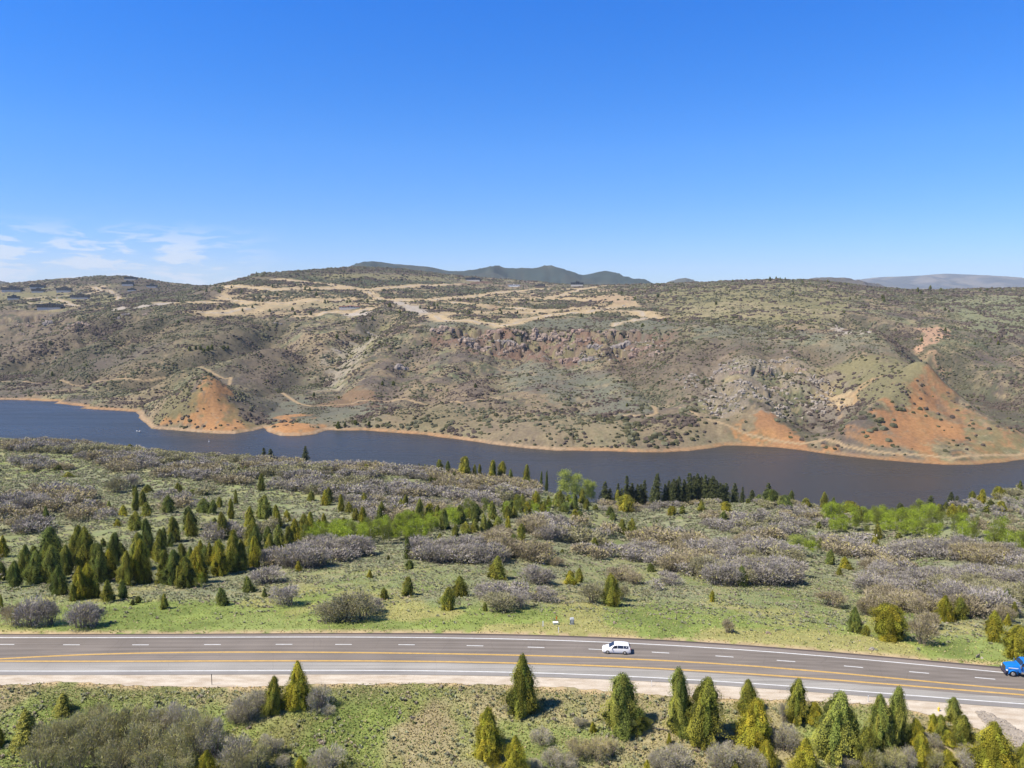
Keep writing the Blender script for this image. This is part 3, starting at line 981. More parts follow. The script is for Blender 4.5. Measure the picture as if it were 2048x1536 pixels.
e0, e1, e2, e3, e4, e5 = [f(xsr) for f in (L_nearedge, L_nearwhite, L_nearyel, L_faryel, L_farwhite, L_faredge)]
e3 = np.maximum(e3, e2 + 0.35)
split = e2 - 0.55 - np.clip((xsr - 20) / 70, 0, 1) * 0.8
m_asph, n, l, b = new_mat('asphalt', 0.9, 0.2)
a = n.new('ShaderNodeAttribute'); a.attribute_name = 'Col'
f1 = noise_fac(n, l, 1.0, 0.3, 0.7, 0.80, 1.16, 4, 'Object', (0.03, 1.6, 1))
f2 = noise_fac(n, l, 6.0, 0.3, 0.7, 0.9, 1.1, 4)
f3 = noise_fac(n, l, 0.12, 0.35, 0.65, 0.93, 1.07, 3)
c = mixrgb(n, l, a.outputs['Color'], f1, 1.0, 'MULTIPLY')
c = mixrgb(n, l, c, f2, 1.0, 'MULTIPLY')
c = mixrgb(n, l, c, f3, 1.0, 'MULTIPLY')
tcr = n.new('ShaderNodeTexCoord'); vo = n.new('ShaderNodeTexVoronoi'); vo.feature = 'DISTANCE_TO_EDGE'
vo.inputs['Scale'].default_value = 0.16
nz_ = n.new('ShaderNodeTexNoise'); nz_.inputs['Scale'].default_value = 0.5; nz_.inputs['Detail'].default_value = 4
l.new(tcr.outputs['Object'], nz_.inputs['Vector'])
mxv = n.new('ShaderNodeMix'); mxv.data_type = 'RGBA'; mxv.inputs[0].default_value = 0.55; mxv.blend_type = 'ADD'
l.new(tcr.outputs['Object'], mxv.inputs[6]); l.new(nz_.outputs['Color'], mxv.inputs[7])
l.new(mxv.outputs[2], vo.inputs['Vector'])
cr = n.new('ShaderNodeMapRange'); l.new(vo.outputs['Distance'], cr.inputs[0])
for i_, q_ in enumerate((0.0, 0.012, 0.88, 1.0)): cr.inputs[1 + i_].default_value = q_
l.new(mixrgb(n, l, c, cr.outputs[0], 1.0, 'MULTIPLY'), b.inputs['Base Color'])
rows = [e0]
for A, B, k in ((e0, e1, 3), (e1, split, 10), (split, split + 0.06, 1), (split + 0.06, e3, 8), (e3, e4, 18), (e4, e5, 5)):
    for i in range(1, k + 1):
        rows.append(A + (B - A) * i / k)


def road_col(Vv):
    y = Vv[..., 1]
    g = np.empty(Vv.shape, np.float32)
    g[:] = rgb(150, 138, 126) * 0.63                           # old dark mat
    lig = y <= split + 0.01
    g[lig] = rgb(178, 172, 162) * 0.64
    sh_n = y < e1 - 0.05
    g[sh_n] = rgb(166, 160, 154) * 0.58
    sh_f = y > e4 + 0.1
    g[sh_f] = rgb(164, 150, 138) * 0.57
    g[y > e5 - 0.45] = rgb(112, 98, 92) * 0.5
    # wheel tracks darkened by traffic
    mid = (e3 + e4) / 2
    for lane0, lane1 in ((e3, mid), (mid, e4)):
        for q in (0.28, 0.72):
            yc = lane0 + (lane1 - lane0) * q
            g *= (1 - 0.16 * np.exp(-((y - yc) / 0.4) ** 2) * (~lig))[..., None]
    return g


ribbon('road', rows, ROAD_Z, m_asph, road_col)
m_white = plain('road_paint_white', (0.62, 0.62, 0.60), 0.6, var=0.12, scale=1.5)
m_yel = plain('road_paint_yellow', (0.78, 0.46, 0.07), 0.6, var=0.15, scale=1.2)
zm = ROAD_Z + 0.012
ribbon('edge_line', [e1 - 0.11, e1 + 0.11], zm, m_white)
ribbon('edge_line', [e4 - 0.12, e4 + 0.12], zm, m_white)
for o_ in (-0.19, 0.06):
    ribbon('centre_line', [e2 + o_, e2 + o_ + 0.12], zm, m_yel)
    ribbon('centre_line', [e3 + o_, e3 + o_ + 0.12], zm + 0.004, m_yel)
# lane dashes, one sheet each, on their surveyed spots
dash = MB()
dpts = [(-128, 1289), (12, 1288.9), (143, 1289.6), (281, 1289.7), (425, 1289.2), (568, 1288.7), (687, 1288.9), (813, 1289.5), (950, 1291.5), (1072, 1294.7), (1194, 1298.8), (1321, 1305.2), (1449, 1313), (1572, 1322), (1707, 1333.5), (1838, 1345), (1970, 1356.7), (2108, 1369)]
dw = [on_z(px, py, ROAD_Z) for px, py in dpts]
for i, (x, y) in enumerate(dw):
    j = min(i + 1, len(dw) - 1); k = max(i - 1, 0)
    s = (dw[j][1] - dw[k][1]) / (dw[j][0] - dw[k][0])
    h = 1.55
    dash.add([(x - h, y - s * h - 0.1, zm), (x + h, y + s * h - 0.1, zm), (x + h, y + s * h + 0.1, zm), (x - h, y - s * h + 0.1, zm)], [(0, 1, 2, 3)])
tag(dash.build('lane_dashes', m_white), kind='structure')
# gravel shoulder on the near side: from the asphalt edge down to a ragged grass edge
m_grav, n, l, b = new_mat('gravel', 0.95, 0.1)
g1 = noise_fac(n, l, 0.8, 0.3, 0.7, 0.0, 1.0, 6, 'Object', (0.35, 1.2, 1))
g2 = noise_fac(n, l, 9.0, 0.3, 0.7, 0.85, 1.15, 3)
c = mixrgb(n, l, (0.37, 0.30, 0.225), (0.52, 0.46, 0.375), g1)
l.new(mixrgb(n, l, c, g2, 1.0, 'MULTIPLY'), b.inputs['Base Color'])
xg = np.linspace(-260, 260, 2081)
eg0 = L_nearedge(xg) + 0.02
egb = L_gravel(xg)
egb = np.minimum(np.maximum(egb, eg0 - 12 - 0.5 * np.abs(xg - 90) * (xg < 90)), eg0 - 1.5) + (fbm(xg / 1.7, xg * 0, 301, 4) - 0.5) * 1.1 + (fbm(xg / 12, xg * 0, 305, 2) - 0.5) * 1.0
rowsg = [egb + (eg0 - egb) * t_ for t_ in np.linspace(0, 1, 8)]
Vg = np.stack([np.stack([xg, r, ROAD_Z - 0.04 - 0.05 * (1 - t_) * np.ones_like(xg)], -1) for r, t_ in zip(rowsg, np.linspace(0, 1, 8))])
ix = np.arange(8 * len(xg)).reshape(8, -1)
qg = np.stack([ix[:-1, :-1], ix[:-1, 1:], ix[1:, 1:], ix[1:, :-1]], -1).reshape(-1, 4)
tag(np_obj('gravel_shoulder', Vg.reshape(-1, 3), qg, m_grav), kind='structure')


# ------------------------------------------------------------------ vegetation prototypes
def unit(v):
    return v / (np.linalg.norm(v, axis=-1, keepdims=True) + 1e-9)


def cards(P, N, size, rng, asp=1.0, up=0.0, pointed=True):
    """small leaf-sized quads at P, roughly facing N"""
    n = len(P)
    N = unit(N + rng.normal(0, 0.55, (n, 3)))
    A = unit(np.cross(N, rng.normal(0, 1, (n, 3)) + np.array([0, 0, up])))
    B = np.cross(N, A)
    s = (size * rng.uniform(0.6, 1.35, n))[:, None]
    a = A * s * asp; b = B * s
    if pointed:
        V = np.stack([P - a, P - b * 0.5, P + a, P + b * 0.6], 1)
    else:
        V = np.stack([P - a - b, P + a - b, P + a + b, P - a + b], 1)
    F = np.arange(n * 4).reshape(n, 4)
    return V.reshape(-1, 3), F


def merge(parts):
    V, F, Cc = [], [], []
    o = 0
    for v, f, c in parts:
        V.append(v); F.append(f + o); Cc.append(np.broadcast_to(c, v.shape)); o += len(v)
    return np.concatenate(V), np.concatenate(F), np.concatenate(Cc)


def core(rf, rng, col, nz=9, na=10, k=0.72, z0=0.04):
    ts = np.linspace(z0, 0.74, nz)
    V = []
    for t in ts:
        for i in range(na):
            a = 2 * math.pi * i / na
            r = rf(t) * k * rng.uniform(0.72, 1.1) * (1 if t < 0.7 else 0.3)
            V.append((r * math.cos(a), r * math.sin(a), t))
    V = np.array(V)
    ix = np.arange(nz * na).reshape(nz, na)
    q = np.stack([ix[:-1], np.roll(ix[:-1], -1, 1), np.roll(ix[1:], -1, 1), ix[1:]], -1).reshape(-1, 4)
    return V, q, col


def trunk_mesh(rng, h=1.0, r=0.03, lean=0.03, n=6, branches=0):
    m = MB()
    p = Vector((0, 0, -0.03)); segs = 4
    for i in range(segs):
        q = Vector((rng.uniform(-lean, lean), rng.uniform(-lean, lean), h * (i + 1) / segs))
        m.tube(p, q, r * (1 - 0.8 * i / segs), r * (1 - 0.8 * (i + 1) / segs), n, False)
        if i and branches:
            for _ in range(branches):
                a = rng.uniform(0, 6.28)
                e = p + Vector((math.cos(a) * 0.28, math.sin(a) * 0.28, 0.16)) * rng.uniform(0.6, 1.2) * h
                m.tube(p, e, r * 0.4, r * 0.1, 4, False)
        p = q
    return m


def juniper_crown(seed, nl, size, kind='cone'):
    """dense clumped crown: a lumpy inner body hidden under leaf sprays"""
    rng = np.random.default_rng(seed)
    pk = rng.uniform(0.14, 0.28)
    if kind == 'cone': rf = lambda t: 0.5 * np.where(t < pk, 0.80 + 0.20 * t / pk, np.clip((1 - t) / (1 - pk), 0, 1) ** 0.70)
    elif kind == 'slim': rf = lambda t: 0.5 * np.where(t < 0.3, 0.78 + 0.22 * t / 0.3, np.clip((1 - t) / 0.7, 0, 1) ** 0.58)
    elif kind == 'round': rf = lambda t: 0.5 * np.sqrt(np.clip(1 - ((t - 0.45) / 0.57) ** 2, 0.0, 1))
    else: rf = lambda t: 0.5 * np.where(t < 0.3, 0.8 + 0.2 * t / 0.3, np.clip((1 - t) / 0.7, 0, 1) ** 0.5)
    nb = 100 if kind != 'shaggy' else 64
    bt = rng.beta(1.0, 1.35, nb); ba = rng.uniform(0, 2 * math.pi, nb)
    bs = rng.uniform(0.035, 0.085, nb); bh = rng.uniform(0.08, 0.46, nb) * (1.25 if kind == 'shaggy' else 1)
    bs[:9] = rng.uniform(0.10, 0.17, 9); bh[:9] = rng.uniform(0.25, 0.5, 9); bt[:9] = rng.uniform(0.05, 0.8, 9)
    ph = rng.uniform(0, 6.28, 3)
    ox, oy = rng.uniform(-0.07, 0.07, 2)

    def radius(t, a):
        r = rf(t)
        g = 0.58 + 0.10 * np.sin(2 * a + ph[0] + t * 3) + 0.08 * np.sin(3 * a + ph[1] - t * 7) + 0.04 * np.sin(5 * a + ph[2] + t * 9)
        w = np.zeros_like(t); best = np.zeros(t.shape, int); bv = np.full(t.shape, -1.0)
        for i in range(nb):
            da = (a - ba[i] + math.pi) % (2 * math.pi) - math.pi
            q = np.exp(-((da * np.maximum(r, 0.06)) ** 2 + ((t - bt[i]) * 0.85) ** 2) / bs[i] ** 2)
            v = q * bh[i]
            best = np.where(v > bv, i, best); bv = np.maximum(bv, v)
            w = np.maximum(w, v)
        return r * (g + w * 1.5) + w * 0.04, best

    # inner body
    nz, na = 26, 22
    tt, aa = np.meshgrid(np.linspace(0.03, 0.985, nz), np.linspace(0, 2 * math.pi, na, endpoint=False), indexing='ij')
    rr, _ = radius(tt, aa)
    rr = rr * 0.76 * np.where(tt > 0.97, 0.05, 1.0)
    cv = np.stack([rr * np.cos(aa) + ox * tt, rr * np.sin(aa) + oy * tt, tt], -1).reshape(-1, 3)
    ix = np.arange(nz * na).reshape(nz, na)
    cf = np.stack([ix[:-1], np.roll(ix[:-1], -1, 1), np.roll(ix[1:], -1, 1), ix[1:]], -1).reshape(-1, 4)
    # sprays
    t = rng.uniform(0, 1, nl * 3); a = rng.uniform(0, 2 * math.pi, nl * 3)
    k = rng.uniform(0, 0.5, nl * 3) < rf(t) + 0.05
    t, a = t[k][:nl], a[k][:nl]; n = len(t)
    r, b_ = radius(t, a)
    r = r * (1.02 - np.abs(rng.normal(0, 0.15, n))) + rng.uniform(0, 0.02, n) + (rng.uniform(0, 1, n) < 0.14) * rng.uniform(0, 0.075, n)
    P = np.stack([r * np.cos(a) + ox * t, r * np.sin(a) + oy * t, np.clip(t + rng.normal(0, 0.01, n), 0.005, 1.02)], -1)
    N = np.stack([np.cos(a), np.sin(a), np.full(n, 0.55)], -1)
    V, F = cards(P, unit(N), size, rng, 1.3)
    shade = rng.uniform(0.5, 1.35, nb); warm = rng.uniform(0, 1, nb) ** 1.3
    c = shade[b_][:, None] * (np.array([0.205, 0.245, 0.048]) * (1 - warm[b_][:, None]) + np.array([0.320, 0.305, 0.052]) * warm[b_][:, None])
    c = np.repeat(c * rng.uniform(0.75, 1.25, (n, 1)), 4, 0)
    return merge([(V, F, c), (cv, cf, np.array([0.065, 0.075, 0.02]))])  # inner body coloured dark: painted shade between the sprays


def fir_crown(seed, nl, size):
    rng = np.random.default_rng(seed)
    parts = []
    nb = 130
    t = 0.06 + 0.9 * rng.uniform(0, 1, nb) ** 0.9
    a = rng.uniform(0, 2 * math.pi, nb)
    L = 0.5 * (1 - t) ** 0.85 * rng.uniform(0.72, 1.08, nb) + 0.02
    k = rng.integers(0, nb, nl)
    s = rng.uniform(0.15, 1, nl) ** 0.7
    rr = L[k] * s
    side = rng.normal(0, 0.16, nl) * L[k]
    P = np.stack([rr * np.cos(a[k]) - side * np.sin(a[k]), rr * np.sin(a[k]) + side * np.cos(a[k]), t[k] - 0.10 * s * L[k] * 2 + rng.normal(0, 0.008, nl)], -1)
    P[:, 2] = np.clip(P[:, 2], 0.01, 1)
    V, F = cards(P, np.tile([0, 0, 1.0], (nl, 1)), size, rng, 1.6)
    c = np.repeat(np.array([0.105, 0.120, 0.045]) * rng.uniform(0.65, 1.4, (nl, 1)), 4, 0)
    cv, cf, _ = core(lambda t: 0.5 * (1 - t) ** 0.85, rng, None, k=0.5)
    return merge([(V, F, c), (cv, cf, np.array([0.04, 0.05, 0.02]))])  # core coloured dark to stand in for shade inside the crown


def aspen_crown(seed, nl, size, low=0.3):
    rng = np.random.default_rng(seed)
    nlump = 26
    t = rng.uniform(low, 0.96, nlump); a = rng.uniform(0, 6.28, nlump)
    R = 0.5 * np.sqrt(np.clip(1 - ((t - 0.62) / 0.42) ** 2, 0.05, 1)) * rng.uniform(0.2, 0.95, nlump)
    Cn = np.stack([R * np.cos(a), R * np.sin(a), t], -1)
    k = rng.integers(0, nlump, nl)
    P = Cn[k] + rng.normal(0, 1, (nl, 3)) * np.array([0.085, 0.085, 0.055])
    V, F = cards(P, unit(rng.normal(0, 1, (nl, 3)) + [0, 0, 0.5]), size, rng)
    sh = rng.uniform(0.75, 1.25, nlump)
    c = np.repeat(np.array([0.29, 0.34, 0.065]) * sh[k][:, None] * rng.uniform(0.8, 1.2, (nl, 1)), 4, 0)
    return V, F, c


def twig_cloud(seed, nt, width, length, dome=0.9, buds=0.12):
    """upright spray of bare twigs filling a dome (unit width, unit height)"""
    rng = np.random.default_rng(seed)
    nl = 16
    la = rng.uniform(0, 6.28, nl); lr_ = 0.40 * np.sqrt(rng.uniform(0, 1, nl))
    LC = np.stack([lr_ * np.cos(la), lr_ * np.sin(la), rng.uniform(0.40, 0.66, nl) - lr_ * 0.35], -1)
    LR = rng.uniform(0.11, 0.26, nl)
    k = rng.integers(0, nl, nt)
    d = unit(rng.normal(0, 1, (nt, 3)))
    d[:, 2] = np.abs(d[:, 2]) * 1.2 - 0.25
    r = rng.uniform(0.35, 1.0, nt) ** 0.6
    P = LC[k] + d * (LR[k] * r)[:, None] * np.array([1, 1, 1.25]) + rng.normal(0, 0.03, (nt, 3))
    low = rng.uniform(0, 1, nt) < 0.16
    P[low, 2] *= rng.uniform(0.1, 0.9, low.sum())
    P[:, 2] = np.clip(P[:, 2], 0.02, 1.0)
    D = unit(np.stack([P[:, 0] * 0.9, P[:, 1] * 0.9, 0.62 + 0 * P[:, 0]], -1) + rng.normal(0, 0.34, (nt, 3)))
    S = unit(np.cross(D, rng.normal(0, 1, (nt, 3))))
    Ln = (length * rng.uniform(0.5, 1.3, nt))[:, None]
    W = (width * rng.uniform(0.7, 1.3, nt))[:, None]
    V = np.stack([P - S * W, P + S * W, P + D * Ln + S * W * 0.35, P + D * Ln - S * W * 0.35], 1).reshape(-1, 3)
    F = np.arange(nt * 4).reshape(nt, 4)
    sh = rng.uniform(0.72, 1.2, nl)
    base = np.array([0.350, 0.322, 0.285])
    c = base * sh[k][:, None] * rng.uniform(0.72, 1.25, (nt, 1))
    bud = rng.uniform(0, 1, nt) < buds
    c[bud] = np.array([0.46, 0.44, 0.19]) * rng.uniform(0.8, 1.2, (bud.sum(), 1))
    return V, F, np.repeat(c, 4, 0)


def stem_mesh(seed, n=10, r=0.016):
    rng = np.random.default_rng(seed)
    m = MB()
    for i in range(n):
        a = rng.uniform(0, 6.28); q = rng.uniform(0.02, 0.16)
        p = Vector((q * math.cos(a), q * math.sin(a), -0.04))
        a2 = a + rng.normal(0, 0.5); R = rng.uniform(0.12, 0.36)
        e = Vector((R * math.cos(a2), R * math.sin(a2), rng.uniform(0.42, 0.72)))
        mid = p.lerp(e, 0.5) + Vector((rng.normal(0, 0.03), rng.normal(0, 0.03), 0.02))
        m.tube(p, mid, r, r * 0.75, 5, False); m.tube(mid, e, r * 0.75, r * 0.35, 4, False)
        for _ in range(2):
            e2 = mid + Vector((rng.normal(0, 0.14), rng.normal(0, 0.14), rng.uniform(0.15, 0.32)))
            m.tube(mid, e2, r * 0.45, r * 0.15, 4, False)
    return m


M_LEAF = attr_mat('foliage', 0.75, 0.12, 1.2, 0.85, 1.15, 0.25, True)
M_TWIG = attr_mat('bare_twigs', 0.85, 0.1, 1.5, 0.88, 1.12, 0.15, True)
M_BARK = plain('juniper_bark', (0.20, 0.15, 0.115), 0.9, var=0.3)
M_ABARK = plain('aspen_bark', (0.55, 0.53, 0.47), 0.8, var=0.25, scale=2)
M_STEM = plain('oak_stems', (0.17, 0.135, 0.12), 0.9, var=0.3)


def me_leaf(name, data, mat):
    V, F, c = data
    me = np_mesh(name, V, F, c)
    me.materials.append(mat)
    return me


def me_mb(name, mb, mat):
    me = bpy.data.meshes.new(name)
    me.from_pydata(mb.v, [], mb.f)
    me.materials.append(mat)
    me.update()
    return me


KINDS = ['cone', 'shaggy', 'slim', 'cone', 'shaggy', 'round']
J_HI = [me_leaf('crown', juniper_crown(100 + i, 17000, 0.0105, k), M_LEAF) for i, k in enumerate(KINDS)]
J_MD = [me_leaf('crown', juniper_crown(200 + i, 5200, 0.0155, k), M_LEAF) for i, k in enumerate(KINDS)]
J_TR = [me_mb('trunk', trunk_mesh(np.random.default_rng(i), 0.9, 0.028, 0.02), M_BARK) for i in range(2)]
F_CR = [me_leaf('crown', fir_crown(300 + i, 4200, 0.017), M_LEAF) for i in range(4)]
A_CR = [me_leaf('crown', aspen_crown(400 + i, 2600, 0.021), M_LEAF) for i in range(4)]
A_TR = [me_mb('trunk', trunk_mesh(np.random.default_rng(40 + i), 0.95, 0.013, 0.03, 6, 3), M_ABARK) for i in range(3)]
O_HI = [me_leaf('twigs', twig_cloud(500 + i, 5200, 0.0042, 0.070, buds=0.34), M_TWIG) for i in range(4)]
O_MD = [me_leaf('twigs', twig_cloud(520 + i, 3400, 0.0075, 0.085), M_TWIG) for i in range(5)]
O_ST = [me_mb('stems', stem_mesh(530 + i), M_STEM) for i in range(3)]


def plant(name, loc, w, h, parts, color=(1, 1, 1, 1), rz=None):
    """a thing at loc with shared meshes for its parts"""
    r = empty(name, loc, random.uniform(0, 6.28) if rz is None else rz)
    k_ = random.uniform(0.86, 1.16) if name == 'juniper_tree' else 1.0
    r.scale = (w * k_, w / k_, h)
    if name == 'juniper_tree':
        r.rotation_euler = (random.gauss(0, 0.035), random.gauss(0, 0.035), r.rotation_euler[2])
    for pn, me in parts:
        o = bpy.data.objects.new(pn, me)
        o.color = color
        o.parent = r
        COL.objects.link(o)
    return r


# ------------------------------------------------------------------ where each plant stands (surveyed bearings: x, foot, top, width in picture units)
def crop(ox, oy, s, L):
    return [(ox + a / s, oy + b / s, oy + c / s, d / s) + tuple(r) for a, b, c, d, *r in L]


J = []
J += crop(0, 850, 3.413, [(1222,465,390,60),(1048,240,195,25),(1133,245,200,22),(695,165,130,40),(330,110,85,25),(890,155,130,60),(470,355,320,80),(400,310,270,60),(1630,350,290,40),(1675,330,280,30),(1785,450,330,55),(1880,410,360,30),(2005,290,250,35),(1150,600,480,90),(1005,625,525,80),(925,715,590,100),(925,590,420,50),(975,560,440,60),(1010,460,405,70),(918,480,410,30),(740,610,520,60),(840,620,545,70),(600,550,490,60),(325,700,550,70),(1390,600,500,110),(1450,610,510,60),(1500,560,490,50),(1610,545,440,35),(1580,640,500,45),(1465,670,630,35),(800,695,640,50),(705,830,770,40),(1395,480,440,60),(1310,480,440,50),
(370,950,690,180),(515,900,720,80),(590,1000,700,150),(250,1080,850,130),(370,1080,820,110),(460,1020,810,90),(555,1190,960,120),(670,1050,810,90),(740,1050,840,110),(830,900,800,80),(1010,900,640,110),(960,1080,780,120),(1010,1080,870,80),(1130,1080,850,110),(1090,940,800,80),(1115,830,700,60),(1165,830,730,50),(1310,760,590,90),(1300,1050,830,90),(1400,960,820,80),(1370,900,780,70),(1440,960,800,80),(1590,1000,760,130),(1500,900,780,80),(1720,830,640,110),(1740,970,760,90),(1800,640,480,110),(1900,700,540,70),(1960,660,580,60),(1830,820,690,80),(1890,860,750,60),(1980,890,690,100),(1870,920,830,40),(2040,760,690,60),
(100,1110,930,80),(20,900,750,80),(25,1060,930,70),(745,1205,1060,95),(845,1185,1060,65),(690,1000,880,60),(240,960,820,80),(505,1200,1080,60),(10,1250,1150,30),(655,1180,1020,70),(150,1050,940,60),
(1700,1140,1030,90),(1805,1175,1110,40),(1525,1230,1110,100),(1122,1255,1150,65),(945,1215,1165,40),(905,1230,1190,35),(1280,1110,900,110),(1230,1110,960,70)])
J += crop(500, 850, 3.413, [(395,450,395,30),(415,520,450,60),(540,530,420,55),(515,550,440,60),(600,475,420,35),(735,485,430,40),(625,595,470,50),(680,600,520,50),(785,560,460,70),(720,655,565,60),(895,635,520,65),(930,480,420,35),(950,330,285,40),(800,330,265,65),(1065,590,475,50),(1030,590,500,50),(985,600,540,45),(1150,670,500,60),(1110,680,580,50),(1240,620,530,40),(1280,640,540,55),(1235,400,350,35),(1260,400,360,25),(1390,490,410,40),(1215,470,430,25),(1195,315,270,35),(1155,295,265,25),(1350,340,300,45),(1395,375,320,35),(1450,375,335,35),(1290,265,235,60),(1350,275,245,45),(1465,290,215,95,'r'),(1530,310,270,40),(1570,300,265,35),(1655,290,235,60,'r'),(1715,300,240,55,'r'),(1785,380,300,50),(1885,330,270,65),(1690,370,330,25),(1985,350,315,25),(2025,345,310,25),
(1490,640,560,100),(1470,740,660,90),(1530,740,640,80),(1600,735,600,70),(1640,730,640,60),(1400,760,680,60),(1850,790,670,80),(1790,870,745,80),(1620,905,820,55),(1500,945,880,40),(1940,855,780,65),(1325,865,800,35),(1205,870,780,50),(1080,915,760,60),(1075,780,730,50),(755,845,770,85),(505,950,860,45),(335,1000,925,45),(1090,980,920,70),(945,920,885,25),(820,1045,985,45),(1675,1050,895,130),(1080,1165,1040,100),(915,1190,1110,70),(1430,1170,1030,110),(1350,1260,1105,110),(1605,1270,1205,40),(1295,790,735,50),(370,800,610,90),(410,760,600,80),(470,740,640,60),(510,700,600,50),(560,740,660,60),(610,750,640,60),(650,740,660,50),(800,740,680,60),(740,760,710,40),(1740,600,520,60),(1820,580,470,70),(1860,560,470,60),(1950,570,450,80),(2000,600,520,60),(2035,560,480,40),(1560,600,560,60),(1220,600,530,50),(640,700,630,50),(1690,700,620,70),(1760,720,620,50),(1200,700,640,50),(1680,720,650,70)])
J += crop(1000, 880, 3.413, [(75,280,190,45),(180,240,165,60),(280,250,215,25),(320,245,200,30),
(860,490,375,120,'r'),(800,410,340,80),(1170,515,450,75,'r'),(1243,505,445,40),(1375,485,415,65),(1250,430,360,60),(1290,440,390,50),(1125,430,370,50),(1540,490,420,80,'r'),(1520,585,480,80),(1470,595,540,50),(1420,585,545,40),(1510,610,560,50),(1760,440,370,60),(1945,470,380,120,'r'),(1690,440,400,30),(750,520,450,60),(770,550,490,50),(585,480,400,45),(650,480,440,40),(510,545,470,70),(545,545,475,60),(435,490,425,80),(465,420,370,50),(385,450,350,75),(330,470,375,45),(230,470,340,90),(180,500,420,60),(100,540,450,50),(50,540,450,60),(240,580,515,45),(150,680,560,75),(285,470,420,60),(130,440,370,70),
(85,770,640,90),(232,755,675,65),(270,775,735,30),(838,645,540,60),(900,645,535,80),(565,680,620,40),(640,755,660,80),(425,770,740,25),(1500,720,660,40),(1395,780,725,35),(1335,825,780,35),(1070,565,545,20),(1725,865,765,65),(1565,915,855,45),(1640,1000,860,80),(1770,980,900,45),(1945,950,865,60),(1030,900,835,60),(540,975,870,65),(485,990,890,80),(765,1130,910,130),(1447,1105,1025,45),(265,1080,1010,50),(1920,570,530,40)])
J += crop(1500, 930, 3.737, [(155,300,185,110,'r'),(255,335,235,130,'r'),(45,300,220,70),(105,325,280,50),(310,220,190,45),(560,250,175,75),(415,340,245,90),(620,320,240,45),(740,390,270,130,'r'),(820,390,300,60),
(1400,400,290,60),(1510,390,290,90),(1560,380,300,70),(1605,390,300,60),(1725,295,220,60,'r'),(1740,220,180,50,'r'),(1665,230,195,50,'r'),(1765,360,300,50,'r'),(1800,300,260,50),(1850,260,160,70,'r'),(1895,250,180,50),(1880,350,270,80,'r'),(2020,150,115,35),(1990,270,235,30),(1460,330,280,50),(1650,330,290,40),
(955,560,440,70),(930,660,540,110),(1110,550,500,50),(1515,650,545,50),(600,745,630,75),(735,685,620,45),(710,780,680,80),(665,825,760,45),(740,790,740,60),(1635,785,730,50),(1165,695,650,40),(1035,710,660,25),(690,490,440,45),(240,450,390,40),(510,480,420,50),(1290,930,850,70),(1250,990,900,50),(1555,895,850,35),(1680,945,885,55),(1025,1010,960,35),(785,1250,1065,120),(865,1275,1190,70),(915,1080,1010,70),(1050,1310,1045,230,'r'),(975,1150,1040,90),(1450,1175,975,130),(1555,1155,985,110),(1910,1080,920,110),(1965,1150,1020,60),(1820,1265,1090,120),(1815,1320,1200,100),(1925,1205,1110,55),(1990,1450,1200,220,'r')])
J += [(px, ft, ft - hh * 0.86, hh * 0.46) for px, ft, hh in [(30, 1175, 75), (55, 1150, 70), (95, 1160, 85), (120, 1190, 70), (150, 1120, 80), (175, 1195, 80), (200, 1165, 90), (225, 1130, 75), (250, 1170, 80), (275, 1140, 85), (300, 1165, 75), (318, 1120, 70), (345, 1170, 80), (372, 1150, 75), (398, 1165, 85), (415, 1130, 70), (440, 1150, 80), (465, 1120, 70), (485, 1140, 72), (510, 1110, 66), (540, 1120, 60), (560, 1095, 55), (590, 1085, 55), (350, 1085, 60), (380, 1060, 55), (450, 1075, 60), (500, 1060, 55), (620, 1065, 48), (650, 1060, 45), (690, 1055, 45), (725, 1050, 42), (760, 1045, 40), (860, 1045, 45), (890, 1060, 50), (920, 1050, 48), (950, 1045, 45), (985, 1040, 45), (1020, 1035, 42), (1055, 1028, 40), (1090, 1025, 40), (1120, 1015, 40), (1150, 1020, 38), (1165, 1008, 36)]]
FG = []
FG += crop(900, 1230, 4.096, [(600,800,320,240),(310,1150,770,300),(540,1330,985,230),(1400,945,490,300,'s'),(1520,945,770,190,'s'),(1175,960,870,55),(1610,1300,1180,80)])
FG += crop(1300, 1230, 4.551, [(290,1080,475,250,'s'),(480,1150,570,330),(175,1180,1070,50),(900,900,595,200),(940,1180,770,330),(1070,1390,1140,170),(1330,960,565,190,'s'),(1420,1480,1110,290),(1500,980,790,170),(1660,1290,700,350,'s'),(1820,1250,870,180,'s'),(1950,1380,1030,260),(770,1450,1320,110)])
FG += crop(1650, 1230, 5.02, [(560,1370,820,260,'s'),(700,1300,725,230,'s'),(900,1300,1040,180),(960,1500,1190,200),(1090,1200,990,120),(1150,1250,1010,150,'s'),(1300,1080,830,170,'s'),(1370,1290,1000,230),(1210,1540,1350,220),(1680,1560,1090,380),(1990,1560,1280,170),(1230,1300,1150,150)])
FG += crop(0, 1230, 4.096, [(-5,1070,920,90),(1700,1320,1110,150)])
FG += crop(450, 1230, 4.096, [(395,800,515,150),(600,760,385,200),(500,760,640,90),(640,1330,1150,130),(965,1320,1180,100)])
FIRS = crop(1000, 880, 3.413, [(715,420,285,70),(750,420,330,50),(805,370,295,40),(865,350,245,60),(900,380,290,60),(940,400,300,60),(985,380,270,50),(1070,400,230,80),(1040,400,320,50),(1150,420,280,60),(1185,400,265,60),(1220,400,250,60),(1290,400,220,70),(1345,400,230,70),(1400,400,235,70),(1450,400,245,70),(1500,400,290,60),(1540,400,290,60),(1600,390,290,55),(1655,390,320,35),(1830,370,290,60),(1720,420,340,50)])
FIRS += crop(1000, 880, 3.413, [(1125,405,300,50),(1168,395,290,50),(1205,405,270,60),(1255,400,270,60),(1320,405,245,60),(1372,400,250,60),(1425,405,260,60),(1475,400,275,60),(1520,395,300,50),(885,400,320,50),(960,395,300,50),(830,410,330,50)])
